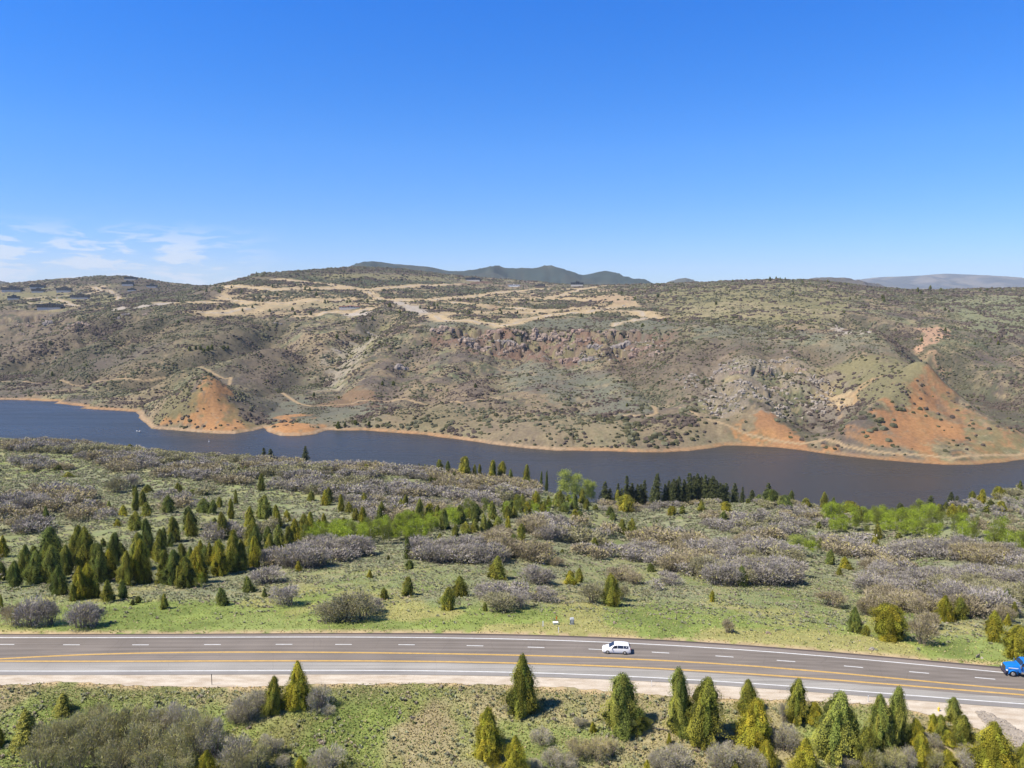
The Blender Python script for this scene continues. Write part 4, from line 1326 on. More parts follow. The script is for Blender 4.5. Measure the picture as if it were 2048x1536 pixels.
FIRS += crop(1500, 930, 3.737, [(1120,375,285,100),(1345,370,225,75),(1500,270,200,60),(1545,285,230,50),(1420,380,290,60)])
FIRS += crop(500, 850, 3.413, [(380,220,145,55),(95,205,155,45),(140,205,160,50)])
FIRS += crop(0, 1230, 4.096, [(525,800,640,115,'y'),(235,1110,780,180,'y')])
COTTON = crop(1000, 880, 3.413, [(450,365,215,90),(520,385,240,80),(590,395,275,60),(630,400,290,50)])
COTTON += crop(1500, 930, 3.737, [(1240,375,330,70),(970,380,330,90),(350,680,530,110)])

rng = np.random.default_rng(5)
PLACED = []                                            # (kind, px, foot, x, y, h, w, tint, object)


def seat(px, foot):
    x, y = hit(px, foot, None, 80)
    if sample(SD, np.array([x]), np.array([y]))[0] < 4 or y > 600:      # just behind the brow above the lake
        a_, t_ = ray(px, foot)
        yy = _ys[(_ys > 150) & (_ys < 700)]
        zz = ground(a_ * yy, yy)
        good = (sample(SD, a_ * yy, yy) > 6) & (yy < np.interp(a_, [-0.7, -0.35, 0, 0.35, 0.7], [820, 700, 590, 500, 480]))
        k_ = np.argmax(np.where(good, zz / yy, -9))
        y = float(yy[k_]); x = a_ * y
    return x, y, float(ground(x, y))


def dims(px, foot, top, w, x, y, z):
    """real height and width from the apparent ones"""
    depth = y * CP - z * SP
    return max(ray(px, top)[1] * y - z, 0.8), w * depth / FPX


JT = {  # tint -> object colour
    'olive': (1.05, 0.98, 0.85), 'yellow-green': (1.45, 1.25, 0.75), 'dark green': (0.72, 0.80, 0.95), 'grey-green': (1.15, 1.15, 1.25)}
JN = list(JT)


def juniper(px, foot, top, w, style=None, hi=False):
    x, y, z = seat(px, foot)
    if y > 650: return
    h, ww = dims(px, foot, top, w, x, y, z)
    h = min(h, 13.5)
    for q in PLACED:
        if q[0] == 'juniper' and abs(q[1] - px) < 5 and abs(q[2] - foot) < 5: return
    r = rng.uniform()
    if hi: tint = 'grey-green' if style == 's' and r < 0.5 else ('yellow-green' if r < 0.62 else 'olive')
    elif foot < 1010: tint = 'dark green' if r < 0.5 else 'olive'
    else: tint = 'olive' if r < 0.45 else ('dark green' if r < 0.68 else ('yellow-green' if r < 0.9 else 'grey-green'))
    if style == 'r' and r < 0.6: tint = 'yellow-green'
    P = J_HI if (hi or h / y > 0.035) else J_MD
    asp = ww / max(h, 0.1)
    if style == 'r': i = 5
    elif style == 's': i = 4
    elif asp < 0.45: i = 2
    else: i = int(rng.choice([0, 1, 3, 3, 4]))
    c = np.array(JT[tint]) * rng.uniform(0.88, 1.12)
    o = plant('juniper_tree', (x, y, z - 0.1), ww * 1.12, h * 1.02, [('crown', P[i]), ('trunk', J_TR[i % 2])], (*c, 1))
    PLACED.append(('juniper', px, foot, x, y, h, ww, tint, o))


for t_ in J: juniper(*t_)
for t_ in FG: juniper(*t_[:4], style=(t_[4] if len(t_) > 4 else None), hi=True)
for px, foot, top, w, *r in FIRS:
    x, y, z = seat(px, foot)
    h, ww = dims(px, foot, top, w, x, y, z)
    tint = 'yellowish' if r else 'dark'
    c = (3.0, 2.5, 1.4, 1) if r else tuple(np.array([1, 1, 1]) * rng.uniform(0.85, 1.2)) + (1,)
    o = plant('fir_tree', (x, y, z - 0.1), ww * 1.9, h * 1.05, [('crown', F_CR[int(rng.integers(4))]), ('trunk', J_TR[0])], c)
    PLACED.append(('fir', px, foot, x, y, h, ww, tint, o))
for px, foot, top, w in COTTON:
    x, y, z = seat(px, foot)
    h, ww = dims(px, foot, top, w, x, y, z)
    o = plant('cottonwood_tree', (x, y, z - 0.1), ww * 1.35, h * 1.05, [('crown', A_CR[int(rng.integers(4))]), ('crown', A_CR[int(rng.integers(4))]), ('trunk', A_TR[0])], (1.25, 1.2, 1.5, 1))
    PLACED.append(('cottonwood', px, foot, x, y, h, ww, 'pale green', o))


def poly_fill(poly, spacing, rng, jit=0.35):
    """rough jittered grid inside a surveyed outline, in metres on the ground"""
    W = np.array(line(poly))
    x0, y0 = W.min(0); x1, y1 = W.max(0)
    xs_ = np.arange(x0, x1, spacing); ys_ = np.arange(y0, y1, spacing)
    g = np.stack(np.meshgrid(xs_, ys_), -1).reshape(-1, 2) + rng.normal(0, spacing * jit, (len(xs_) * len(ys_), 2))
    g = g[inside(g[:, 0], g[:, 1], W)]
    return g


def to_px(x, y, z):
    d = y * CP - z * SP
    return 1024 + FPX * x / d, 768 - FPX * (y * SP + z * CP) / d


# aspens: leafy lime thickets
ASP = []
np_asp = 0
for poly, sp, hh in [
    ([(600, 1092), (640, 1075), (700, 1068), (760, 1058), (870, 1052), (870, 1082), (760, 1090), (680, 1098), (620, 1104)], 3.9, 6.2),
    ([(780, 1055), (860, 1050), (900, 1030), (960, 1020), (990, 1030), (930, 1050), (880, 1062), (800, 1070)], 6.5, 6.5),
    ([(985, 1030), (1050, 1018), (1130, 1008), (1160, 1015), (1100, 1030), (1020, 1042)], 6.0, 5.5),
    ([(1640, 1045), (1700, 1040), (1780, 1045), (1880, 1050), (1950, 1065), (1960, 1090), (1880, 1080), (1760, 1072), (1660, 1068)], 6.6, 8.5),
    ([(1960, 1085), (2020, 1085), (2030, 1110), (1975, 1108)], 6.5, 9), ([(2035, 1100), (2075, 1100), (2075, 1120), (2035, 1118)], 5, 8),
    ([(1580, 1100), (1620, 1095), (1650, 1110), (1600, 1118)], 5, 6.0), ([(360, 1185), (425, 1180), (430, 1160), (380, 1165)], 4.5, 4.0)]:
    for x, y in poly_fill(poly, sp, rng):
        ASP.append((x, y, hh * rng.uniform(0.7, 1.2)))
for x, y, h in ASP:
    z = float(ground(x, y))
    ww = h * rng.uniform(0.42, 0.62)
    t_ = 'lime' if rng.uniform() < 0.62 else 'sparse'
    c = np.array((1.0, 1.06, 0.6) if t_ == 'lime' else (0.62, 0.60, 0.62)) * rng.uniform(0.85, 1.15)
    o = plant('aspen_tree', (x, y, z - 0.1), ww * (1.5 if t_ == 'lime' else 0.95), h, [('crown', A_CR[int(rng.integers(4))]), ('trunk', A_TR[int(rng.integers(3))])], (*c, 1))
    a, b_ = to_px(x, y, z)
    PLACED.append(('aspen', a, b_, x, y, h, ww, t_, o))

# Gambel oak scrub, still bare
OAK = []                                               # x, y, h, w, tint, hi


def oak_pt(px, foot, top, w, hi=False, tint=None):
    x, y, z = seat(px, foot)
    h, ww = dims(px, foot, top, w, x, y, z)
    OAK.append([x, y, h, ww, tint, hi])


for t_ in [(65, 1252, 1190, 62), (100, 1250, 1196, 44), (30, 1250, 1198, 40), (165, 1254, 1202, 62), (190, 1252, 1212, 40), (690, 1243, 1185, 76), (660, 1243, 1200, 60), (725, 1240, 1180, 66), (745, 1225, 1190, 40), (572, 1210, 1168, 60), (533, 1166, 1130, 60),
           (1075, 1166, 1128, 62), (1090, 1166, 1140, 40), (1005, 1222, 1186, 62), (1035, 1215, 1180, 50), (1085, 1200, 1172, 60), (1240, 1160, 1130, 62), (1268, 1168, 1140, 40), (1335, 1168, 1140, 50), (1185, 1206, 1160, 50), (1238, 1200, 1160, 40), (1115, 1132, 1112, 30),
           (1845, 1288, 1230, 50), (1860, 1258, 1222, 46), (1755, 1230, 1180, 60), (1730, 1230, 1190, 40), (1660, 1212, 1178, 54), (1790, 1275, 1235, 36), (1455, 1266, 1236, 26), (1960, 1228, 1190, 50), (1575, 1165, 1120, 60), (1545, 1170, 1118, 60), (1430, 1170, 1120, 56), (1460, 1172, 1125, 50), (1490, 1170, 1130, 46),
           (235, 985, 952, 42), (255, 975, 945, 40), (2010, 1245, 1205, 40), (1895, 1235, 1190, 46)]:
    oak_pt(*t_)
for t_ in crop(0, 1230, 4.096, [(420,1180,820,260,True,'g'),(560,1120,790,240,True,'g'),(700,1000,740,240,True,'g'),(800,1180,820,260,True,'g'),(900,1050,740,220,True,'g'),(1080,980,720,240,True,'g'),(1180,1180,840,260,True,'g'),(1250,1000,740,220,True,'g'),(1380,980,700,240,True,'m'),(1500,1000,690,220,True,'m'),(1620,1120,740,280,True,'g'),(1740,1160,800,260,True,'m'),(1480,1200,850,260,True,'g'),(360,1300,960,260,True,'g'),(640,1300,960,260,True,'g'),(950,1300,980,260,True,'g'),(1250,1320,1020,260,True,'g'),(1960,880,740,170,True,'m'),(2030,860,690,140,True,'m'),(1960,1300,1060,240,True,'g'),(290,1080,880,140,True,'g'),(820,880,700,160,True,'g'),(1480,1320,1080,200,True,'g')]):
    oak_pt(*t_)
for t_ in crop(450, 1230, 4.096, [(770,790,560,190,True,'m'),(180,820,640,200,True,'m'),(270,780,600,150,True,'m'),(90,860,720,160,True,'m'),(110,1270,970,260,True,'m'),(250,1280,1020,200,True,'g'),(380,1130,960,190,True,'m'),(850,1300,1060,240,True,'m'),(780,1300,1120,180,True,'m'),(850,810,730,110,True,'m'),(470,1250,1140,120,True,'m')]):
    oak_pt(*t_)
for t_ in crop(900, 1230, 4.096, [(1070,915,820,110,True,'m'),(740,1050,920,180,True,'m'),(1040,1170,980,190,True,'b'),(1200,1180,990,200,True,'b'),(1310,1160,1010,160,True,'b'),(830,1220,1090,200,True,'m'),(960,1260,1130,160,True,'m'),(1860,1260,1060,220,True,'m'),(1730,1280,1120,160,True,'m'),(680,1280,1170,140,True,'m'),(490,780,730,110,True,'m')]):
    oak_pt(*t_)
for t_ in crop(1300, 1230, 4.551, [(180,1400,1190,240,True,'m'),(620,1400,1140,220,True,'m'),(760,1380,1150,220,True,'m'),(1240,1230,980,220,True,'m'),(1180,1200,1020,160,True,'m'),(950,1400,1210,220,True,'m'),(50,1390,1240,160,True,'m'),(1560,1260,1100,150,True,'m'),(1210,980,760,80,True,'m')]):
    oak_pt(*t_)
for t_ in crop(1650, 1230, 5.02, [(450,1560,1290,220,True,'g'),(700,1560,1330,260,True,'g'),(850,1560,1300,180,True,'m'),(1100,1560,1330,180,True,'g'),(1430,1560,1340,220,True,'m'),(1420,1440,1290,180,True,'m'),(1080,1330,1180,170,True,'m'),(250,1540,1400,160,True,'m')]):
    oak_pt(*t_)
n_named = len(OAK)
for poly, sp, hh in [
    ([(0, 890), (200, 898), (400, 916), (600, 930), (800, 948), (960, 960), (1060, 972), (1080, 985), (1080, 1015), (1000, 1018), (900, 1002), (760, 996), (640, 992), (500, 972), (330, 958), (230, 948), (150, 912), (60, 905), (0, 905)], 4.1, 3.4),
    ([(0, 925), (40, 922), (95, 928), (95, 942), (0, 944)], 4.0, 3.4), ([(105, 932), (140, 932), (140, 943), (105, 943)], 4, 3.2),
    ([(0, 1005), (60, 990), (130, 980), (190, 995), (170, 1012), (90, 1040), (0, 1040)], 3.8, 3.6),
    ([(0, 1050), (80, 1055), (90, 1068), (0, 1070)], 4, 3.3),
    ([(120, 1030), (230, 1020), (235, 1045), (150, 1045)], 4.5, 3), ([(310, 1000), (400, 985), (480, 1000), (420, 1020), (330, 1022)], 5.5, 3),
    ([(400, 1070), (500, 1045), (560, 1050), (520, 1075), (420, 1090)], 4.5, 3.2),
    ([(640, 1000), (780, 1000), (960, 1010), (1000, 1040), (880, 1040), (760, 1050), (700, 1030)], 5.0, 3.0),
    ([(520, 1115), (600, 1105), (740, 1098), (750, 1112), (650, 1135), (560, 1142), (520, 1130)], 3.9, 3.6),
    ([(800, 1100), (880, 1090), (1000, 1075), (1020, 1100), (1100, 1105), (1100, 1130), (990, 1142), (890, 1142), (830, 1125)], 4.0, 3.6),
    ([(1050, 1050), (1100, 1045), (1220, 1050), (1230, 1068), (1190, 1098), (1120, 1085), (1060, 1080)], 4.0, 3.8),
    ([(1150, 1100), (1230, 1090), (1260, 1110), (1180, 1125)], 4.5, 3),
    ([(1265, 1075), (1340, 1072), (1440, 1082), (1560, 1100), (1600, 1135), (1590, 1165), (1500, 1168), (1400, 1160), (1330, 1140), (1240, 1118), (1270, 1095)], 4.1, 3.6),
    ([(1380, 1030), (1450, 1035), (1560, 1045), (1600, 1065), (1580, 1085), (1500, 1075), (1400, 1050)], 4.1, 3.2),
    ([(1180, 1010), (1300, 1008), (1440, 1010), (1440, 1022), (1280, 1025), (1190, 1022)], 5, 2.8),
    ([(1640, 1085), (1700, 1085), (1900, 1095), (1980, 1110), (2080, 1125), (2080, 1155), (1960, 1135), (1820, 1122), (1700, 1120), (1650, 1105)], 4.0, 3.6),
    ([(1730, 1140), (1800, 1132), (1880, 1158), (1960, 1160), (2080, 1150), (2080, 1205), (1980, 1235), (1900, 1240), (1850, 1240), (1790, 1222), (1740, 1205), (1730, 1170)], 4.1, 3.4),
    ([(1500, 1005), (1620, 1005), (1680, 1015), (1700, 1045), (1620, 1060), (1520, 1045)], 5.5, 2.7),
    ([(1880, 1010), (1960, 985), (2080, 970), (2080, 1080), (1980, 1075), (1920, 1040)], 7.0, 2.6),
    ([(2085, 1090), (2400, 1110), (2480, 1200), (2300, 1230), (2085, 1215)], 5.5, 3.2), ([(-320, 900), (-20, 905), (-20, 1010), (-320, 1000)], 6.5, 3.2), ([(-320, 1060), (-20, 1060), (-20, 1180), (-320, 1170)], 7.5, 3.2),
    ([(1240, 1185), (1340, 1175), (1350, 1185), (1250, 1195)], 6, 1.8), ([(950, 1190), (1100, 1185), (1110, 1205), (980, 1215)], 5, 2.4)]:
    g = poly_fill(poly, sp * 1.08, rng)
    # leave openings: the thickets are patchy
    kx = fbm(g[:, 0] / 17, g[:, 1] / 17, 401, 3)
    g = g[kx > 0.385]
    for x, y in g:
        h = hh * 1.5 * rng.uniform(0.55, 1.3)
        OAK.append([x, y, h, h * rng.uniform(1.05, 1.7), None, False])
for o_ in OAK:
    if o_[4] is None:
        k = float(fbm(np.array([o_[0] / 30]), np.array([o_[1] / 30]), 433, 2)[0]) + rng.normal(0, 0.05)
        o_[4] = 'b' if k > 0.60 else ('g' if k < 0.34 else 'm')
OT = {'m': ('mauve-grey', (0.99, 0.965, 0.99)), 'b': ('tan-budded', (1.02, 0.94, 0.72)), 'g': ('greenish', (0.92, 0.92, 0.66))}
# the 300 that show largest stand alone, the rest are one thicket
app = np.array([o_[2] * o_[3] / max(o_[1], 60) ** 2 * (50 if i < n_named else 1) for i, o_ in enumerate(OAK)])
order = np.argsort(-app)
rest = []
for q, i in enumerate(order):
    x, y, h, ww, tt, hi = OAK[i]
    z = float(ground(x, y))
    if q < 298:
        nm, c = OT[tt]
        c = np.array(c) * (1.05 if hi else 0.92) * rng.uniform(0.88, 1.14)
        me = (O_HI[int(rng.integers(4))] if hi else O_MD[int(rng.integers(5))])
        o = plant('oak_shrub', (x, y, z - 0.08), ww * 1.1, h * 1.08, [('twigs', me), ('stems', O_ST[int(rng.integers(3))])], (*c, 1))
        a, b_ = to_px(x, y, z)
        PLACED.append(('oak', a, b_, x, y, h, ww, nm, o))
    else:
        rest.append((x, y, z, h, ww, tt))
lowp = [twig_cloud(600 + i, 420, 0.024, 0.12) for i in range(4)]
parts_ = []
for x, y, z, h, ww, tt in rest:
    V, F, c = lowp[int(rng.integers(4))]
    a = rng.uniform(0, 6.28); ca, sa = math.cos(a), math.sin(a)
    V2 = np.stack([(V[:, 0] * ca - V[:, 1] * sa) * ww * 1.1 + x, (V[:, 0] * sa + V[:, 1] * ca) * ww * 1.1 + y, V[:, 2] * h * 1.05 + z - 0.05], -1)
    parts_.append((V2, F, c * np.array(OT[tt][1]) * 0.92 * rng.uniform(0.85, 1.12)))
if parts_:
    V, F, c = merge(parts_)
    tag(np_obj('oak_thicket', V, F, M_TWIG, None, c), kind='stuff')
print('OAKS', len(OAK), 'named', min(298, len(OAK)), 'rest', len(rest))


# junipers: the 298 that show largest are things, the rest join the distant ones
jj = sorted([q for q in PLACED if q[0] == 'juniper'], key=lambda q: -(q[5] * q[6] / q[4] ** 2))
J_LO = [juniper_crown(250 + i, 260, 0.07, k) for i, k in enumerate(KINDS)]
dj = []
for q in jj[298:]:
    dj.append((q[3], q[4], float(ground(q[3], q[4])), q[5], q[6]))
    for ch in list(q[8].children): bpy.data.objects.remove(ch)
    bpy.data.objects.remove(q[8])
PLACED = [q for q in PLACED if q not in jj[298:]]
FARJ = [(1850, 577, 10), (1835, 585, 10), (1860, 580, 9), (1886, 577, 7), (1895, 576, 8), (1905, 577, 9), (1915, 578, 9), (1925, 576, 8), (1935, 577, 9), (1945, 577, 8), (1955, 577, 6), (1842, 590, 9), (1960, 583, 6), (1881, 583, 7), (1974, 582, 6), (2005, 585, 5), (1765, 598, 8), (1768, 604, 8), (1700, 600, 6), (1540, 562, 8), (1552, 560, 7), (1560, 561, 6), (1570, 561, 6), (1465, 564, 5), (1432, 610, 7), (1586, 580, 5), (1605, 566, 6), (1690, 572, 5), (1655, 565, 6), (1620, 570, 5), (1586, 590, 8), (1655, 622, 5), (1572, 660, 6), (1580, 661, 7), (1590, 662, 5), (1843, 683, 9), (1890, 664, 9), (1990, 678, 6), (1996, 690, 8), (1950, 690, 5),
        (765, 771, 9), (787, 771, 9), (951, 775, 9), (628, 793, 9), (677, 857, 14), (690, 853, 9), (711, 850, 10), (738, 854, 12), (736, 683, 9), (731, 709, 7), (674, 678, 9), (702, 677, 6), (693, 667, 7), (678, 798, 6), (794, 796, 6), (1254, 813, 7), (105, 752, 9), (178, 766, 7), (100, 690, 8), (160, 641, 6),
        (380, 702, 10), (392, 700, 9), (402, 700, 9), (416, 702, 11), (424, 700, 10), (448, 700, 9), (456, 699, 8), (408, 705, 8), (1000, 622, 6), (963, 627, 6), (939, 628, 7), (1003, 628, 6), (1035, 627, 6), (967, 641, 5), (1162, 634, 8), (1184, 630, 5), (1192, 629, 6), (906, 601, 6), (921, 602, 6), (936, 603, 7), (985, 604, 6), (1065, 603, 6), (830, 606, 6), (840, 617, 6), (858, 619, 6), (868, 612, 7), (875, 613, 6), (1243, 588, 6), (1266, 580, 6), (1285, 587, 5), (1290, 586, 5), (1316, 595, 8), (1270, 600, 7), (1310, 602, 5), (1058, 560, 6), (1066, 559, 6), (1072, 561, 6), (1080, 560, 7), (1088, 561, 6), (1095, 562, 6), (1110, 564, 5), (1137, 565, 5), (436, 619, 6), (413, 584, 7), (437, 585, 6), (440, 586, 6), (463, 576, 5), (483, 588, 8), (520, 597, 6), (555, 592, 7), (525, 604, 6), (485, 623, 6), (505, 616, 6), (540, 624, 6), (545, 575, 6), (610, 580, 7), (620, 583, 8), (633, 592, 9), (585, 623, 8), (590, 630, 7), (622, 630, 8), (650, 605, 6), (694, 606, 6), (700, 605, 6), (735, 606, 7), (780, 615, 10), (800, 627, 8), (745, 640, 8)]
for px, py, hp in FARJ:
    x, y = hit(px, py, None, 640)
    z = float(ground(x, y)); h = max(hp * y / FPX, 4.0)
    dj.append((x, y, z, h, h * 0.7))
for _ in range(420):
    yy = math.sqrt(rng.uniform(1250 ** 2, 2700 ** 2)); xx = rng.uniform(-0.75, 0.75) * yy
    if sample(SCR, xx, yy) < 0.3 or fbm(np.array([xx / 200]), np.array([yy / 200]), 777, 3)[0] < 0.5: continue
    h = rng.uniform(3.5, 7)
    dj.append((xx, yy, float(ground(xx, yy)), h, h * 0.75))
parts_ = []
for x, y, z, h, ww in dj:
    V, F, cc_ = J_LO[int(rng.integers(6))]
    parts_.append((V * np.array([ww * 1.2, ww * 1.2, h * 1.05]) + np.array([x, y, z - 0.2]), F, cc_ * rng.uniform(0.5, 0.8)))
V, F, cc_ = merge(parts_)
tag(np_obj('distant_junipers', V, F, M_LEAF, None, cc_), kind='stuff')

# ------------------------------------------------------------------ uncountable ground cover
def tufts(name, P, size, colr, mat, blades=9, spread=0.9, tall=1.0, rng=rng):
    """low cushions of pointed leaves"""
    n = len(P)
    a = rng.uniform(0, 6.28, (n, blades))
    el = rng.uniform(0.15, 1.2, (n, blades))
    L = size[:, None] * rng.uniform(0.6, 1.1, (n, blades))
    D = np.stack([np.cos(a) * np.cos(el) * spread, np.sin(a) * np.cos(el) * spread, np.sin(el) * tall], -1)
    S = np.stack([-np.sin(a), np.cos(a), rng.normal(0, 0.4, a.shape)], -1)
    B = P[:, None] + D * 0.12 * L[..., None]
    w = (L * 0.36)[..., None]
    T = P[:, None] + D * L[..., None]
    M1 = P[:, None] + D * 0.6 * L[..., None]
    V = np.stack([B, M1 - S * w, T, M1 + S * w], 2).reshape(-1, 3)
    F = np.arange(n * blades * 4).reshape(-1, 4)
    c = np.repeat(np.repeat(colr[:, None], blades, 1) * rng.uniform(0.75, 1.25, (n, blades, 1)), 4, 1).reshape(-1, 3)
    return tag(np_obj(name, V, F, mat, None, c), kind='stuff')


def scatter(n, y0, y1, u1=1.02, rng=rng):
    y = np.sqrt(rng.uniform(y0 ** 2, y1 ** 2, n)); x = rng.uniform(-u1, u1, n) * y
    return x, y


def lift_normals(m, k):
    n, l = m.node_tree.nodes, m.node_tree.links
    g = n.new('ShaderNodeNewGeometry'); v = n.new('ShaderNodeVectorMath'); v.operation = 'ADD'
    v.inputs[1].default_value = (0, 0, k)
    l.new(g.outputs['Normal'], v.inputs[0])
    w = n.new('ShaderNodeVectorMath'); w.operation = 'NORMALIZE'
    l.new(v.outputs[0], w.inputs[0]); l.new(w.outputs[0], n['Principled BSDF'].inputs['Normal'])


M_SAGE = attr_mat('sagebrush_leaf', 0.9, 0.05, 1.0, 0.9, 1.1, 0.4)
lift_normals(M_SAGE, 1.6)
x, y = scatter(450000, 86, 560)
yF, yN = L_faredge(x), L_gravel(x)
ok = ((y > yF + 1.5) | (y < yN - 1.0))
sdn = sample(SD, x, y); fs = sample(farside.astype(np.float32), x, y)
k1 = fbm(x / 38, y / 46, 101, 4); k2 = fbm(x / 4, y / 4, 303, 3)
sage_d = np.clip(1.25 - sstep(k1, 0.42, 0.62) * 0.6, 0, 1) * sstep(k2, 0.36, 0.54)
sage_d *= np.where(y > yF, sstep(y - yF, 8, 40) * 1.1 + 0.04, 0.75)
sage_d *= np.clip(330 / y, 0.35, 1) ** 0.6
ok &= (sdn > 4) & (fs < 0.5) & (rng.uniform(0, 1, len(x)) < sage_d * 0.9)
x, y = x[ok], y[ok]
z = ground(x, y)
sz = rng.uniform(0.32, 0.85, len(x)) * np.clip(y / 240, 0.85, 1.6)
tone = rng.uniform(0, 1, (len(x), 1))
col_s = np.where(tone < 0.62, rgb(166, 168, 126) * 0.66, np.where(tone < 0.8, rgb(150, 154, 112) * 0.64, np.where(tone < 0.93, rgb(172, 158, 136) * 0.64, rgb(138, 150, 84) * 0.62)))
tufts('sagebrush', np.stack([x, y, z], -1), sz, col_s * 1.32 * rng.uniform(0.75, 1.15, (len(x), 1)), M_SAGE, 12, 0.8, 0.85)
print('SAGE', len(x))
# grass
x1, y1_ = scatter(140000, 84, 128); x2, y2_ = scatter(92000, 128, 230)
x = np.concatenate([x1, x2]); y = np.concatenate([y1_, y2_])
yF, yN = L_faredge(x), L_gravel(x)
ok = ((y > yF + 0.9) | (y < yN - 0.1))
x, y = x[ok], y[ok]
z = ground(x, y)
pc = np.stack([sample(PA[..., i], x, y) for i in range(3)], -1)
sz = rng.uniform(0.14, 0.36, len(x)) * np.where(y > 128, 1.1, 1.0)
tone = rng.uniform(0, 1, (len(x), 1))
gc = np.where(tone < 0.5, pc, np.where(tone < 0.8, pc * 0.5 + GRASS2 * 0.5, np.where(tone < 0.9, DRY, LUSH * 0.9)))
tufts('grass', np.stack([x, y, z], -1), sz, np.minimum(gc * 1.75 * rng.uniform(0.8, 1.25, (len(x), 1)), 0.75), M_SAGE, 4, 0.6, 1.1)
print('GRASS', len(x))
# scrub on the far hills
M_SCRUB = attr_mat('hill_scrub_leaf', 0.95, 0.05, 0.4, 0.85, 1.15)
xa, ya = scatter(340000, 520, 2500, 0.80); xb, yb = scatter(150000, 2500, 3650, 0.80)
x = np.concatenate([xa, xb]); y = np.concatenate([ya, yb])
fs = sample(farside.astype(np.float32), x, y); sdn = sample(Sf, x, y); ba = sample(BARE, x, y)
k1 = fbm(x / 30, y / 40, 501, 4); k2 = fbm(x / 9, y / 11, 502, 2); k3 = fbm(x / 140, y / 170, 503, 3)
dens = (0.12 + 0.88 * sstep(k1 * 0.65 + k2 * 0.35, 0.40, 0.60)) * (0.35 + 0.65 * sstep(k3, 0.3, 0.55))
lumv = sample(PA.sum(-1).astype(np.float32), x, y)
dens = dens * np.clip(sample(SCR, x, y), 0, 2.6) * (1 - 0.6 * ba)
ok = (fs > 0.5) & (sdn > 7) & (rng.uniform(0, 1, len(x)) < dens * np.clip(1500 / y, 0.4, 1.0) * 0.9 * (1 - 0.35 * sstep(y, 950, 700)))
x, y, k1 = x[ok], y[ok], k1[ok]
# the shaded, moister side of each draw is thicker; a belt of bushes follows the bank
n = len(x)
z = ground(x, y)
tone0 = fbm(x / 25, y / 25, 511, 2)
R = rng.uniform(0.7, 1.9, n) * (0.75 + 0.7 * sstep(tone0, 0.4, 0.7)) * np.clip(y / 1100, 0.9, 2.3) * (1 + 0.6 * sstep(y, 950, 700))
tone = fbm(x / 55, y / 60, 507, 3) + rng.normal(0, 0.09, n)
cA = rgb(122, 106, 94) * 0.5; cB = rgb(108, 106, 70) * 0.5; cC = rgb(130, 128, 96) * 0.52
cs = np.where((tone < 0.46)[:, None], cA, np.where((tone < 0.60)[:, None], cB, cC)) * rng.uniform(0.7, 1.2, (n, 1))
# lumpy eight-sided mounds
ang = np.arange(6) * math.pi / 3
ring = np.stack([np.cos(ang), np.sin(ang), np.full(6, 0.15)], -1)
mid = np.stack([0.72 * np.cos(ang + 0.5), 0.72 * np.sin(ang + 0.5), np.full(6, 0.75)], -1)
tmpl = np.concatenate([ring * [1, 1, -0.6], mid, [[0, 0, 1.05]]])
tf = []
for i in range(6):
    j = (i + 1) % 6
    tf += [(i, j, 6 + i), (j, 6 + j, 6 + i), (6 + i, 6 + j, 12)]
tf = np.array(tf)
Vb = tmpl[None] * (R[:, None, None] * np.array([1.15, 1.0, 0.85])) * rng.uniform(0.7, 1.3, (n, 13, 1)) + np.stack([x, y, z], -1)[:, None]
Fb = (tf[None] + (np.arange(n) * 13)[:, None, None]).reshape(-1, 3)
cb = (cs[:, None] * rng.uniform(0.8, 1.2, (n, 13, 1))).reshape(-1, 3)
tag(np_obj('hillside_scrub', Vb.reshape(-1, 3), Fb, M_SCRUB, None, cb), kind='stuff')
print('SCRUB', n)


# ------------------------------------------------------------------ rocks
M_ROCKS = [plain('rock_tan', (0.27, 0.205, 0.16), 0.95, var=0.35, scale=0.25), plain('rock_red', (0.25, 0.175, 0.138), 0.95, var=0.35, scale=0.25),
           plain('rock_grey', (0.24, 0.205, 0.18), 0.95, var=0.35, scale=0.25), plain('rock_pale', (0.29, 0.25, 0.205), 0.9, var=0.2, scale=1.5)]


def block(mb, c, s, rng, n=2):
    """one broken rock: a box cut into an irregular hull"""
    c = np.array(c); s = np.array(s)
    ang = np.sort(rng.uniform(0, 6.28, 7))
    rings = []
    for t, k in ((-0.6, 0.95), (0.15, 1.05), (0.7, 0.85), (1.0, 0.5)):
        rings.append([tuple(c + s * np.array([math.cos(a) * k * rng.uniform(0.75, 1.15), math.sin(a) * k * rng.uniform(0.75, 1.15), t + rng.uniform(-0.1, 0.1)])) for a in ang])
    mb.loft(rings)


def outcrop(px, py, wp, hp, mat, name='rock_outcrop'):
    x, y = hit(px, py + hp * 0.5, None, 640)
    z = float(ground(x, y))
    m = y / FPX
    r = np.random.default_rng(int(px * 7 + py))
    mb = MB()
    W, Hh = wp * m * 0.6, hp * m * 1.15
    n = 9 + int(wp / 2)
    for i in range(n):
        ox = r.uniform(-1, 1) * W
        k = 1 - 0.5 * abs(ox / W)
        sz = r.uniform(0.10, 0.26) * max(W, Hh)
        dz = r.uniform(-0.1, 0.55) * Hh * k
        oy = dz * 1.1 + r.uniform(-0.2, 0.3) * sz
        gz = float(ground(x + ox, y + oy)) - z
        block(mb, (ox, oy, gz + sz * 0.2), (sz * r.uniform(0.7, 1.6), sz * r.uniform(0.6, 1.0), sz * r.uniform(0.45, 0.95) * min(1.3, Hh / W + 0.5)), r)
    o = mb.build(name, mat)
    o.location = (x, y, z)
    PLACED.append(('rock', px, py, x, y, Hh, W * 2, {'rock_red': 'rust-red', 'rock_tan': 'tan', 'rock_grey': 'grey', 'rock_pale': 'pale'}[mat.name], o))
    return o


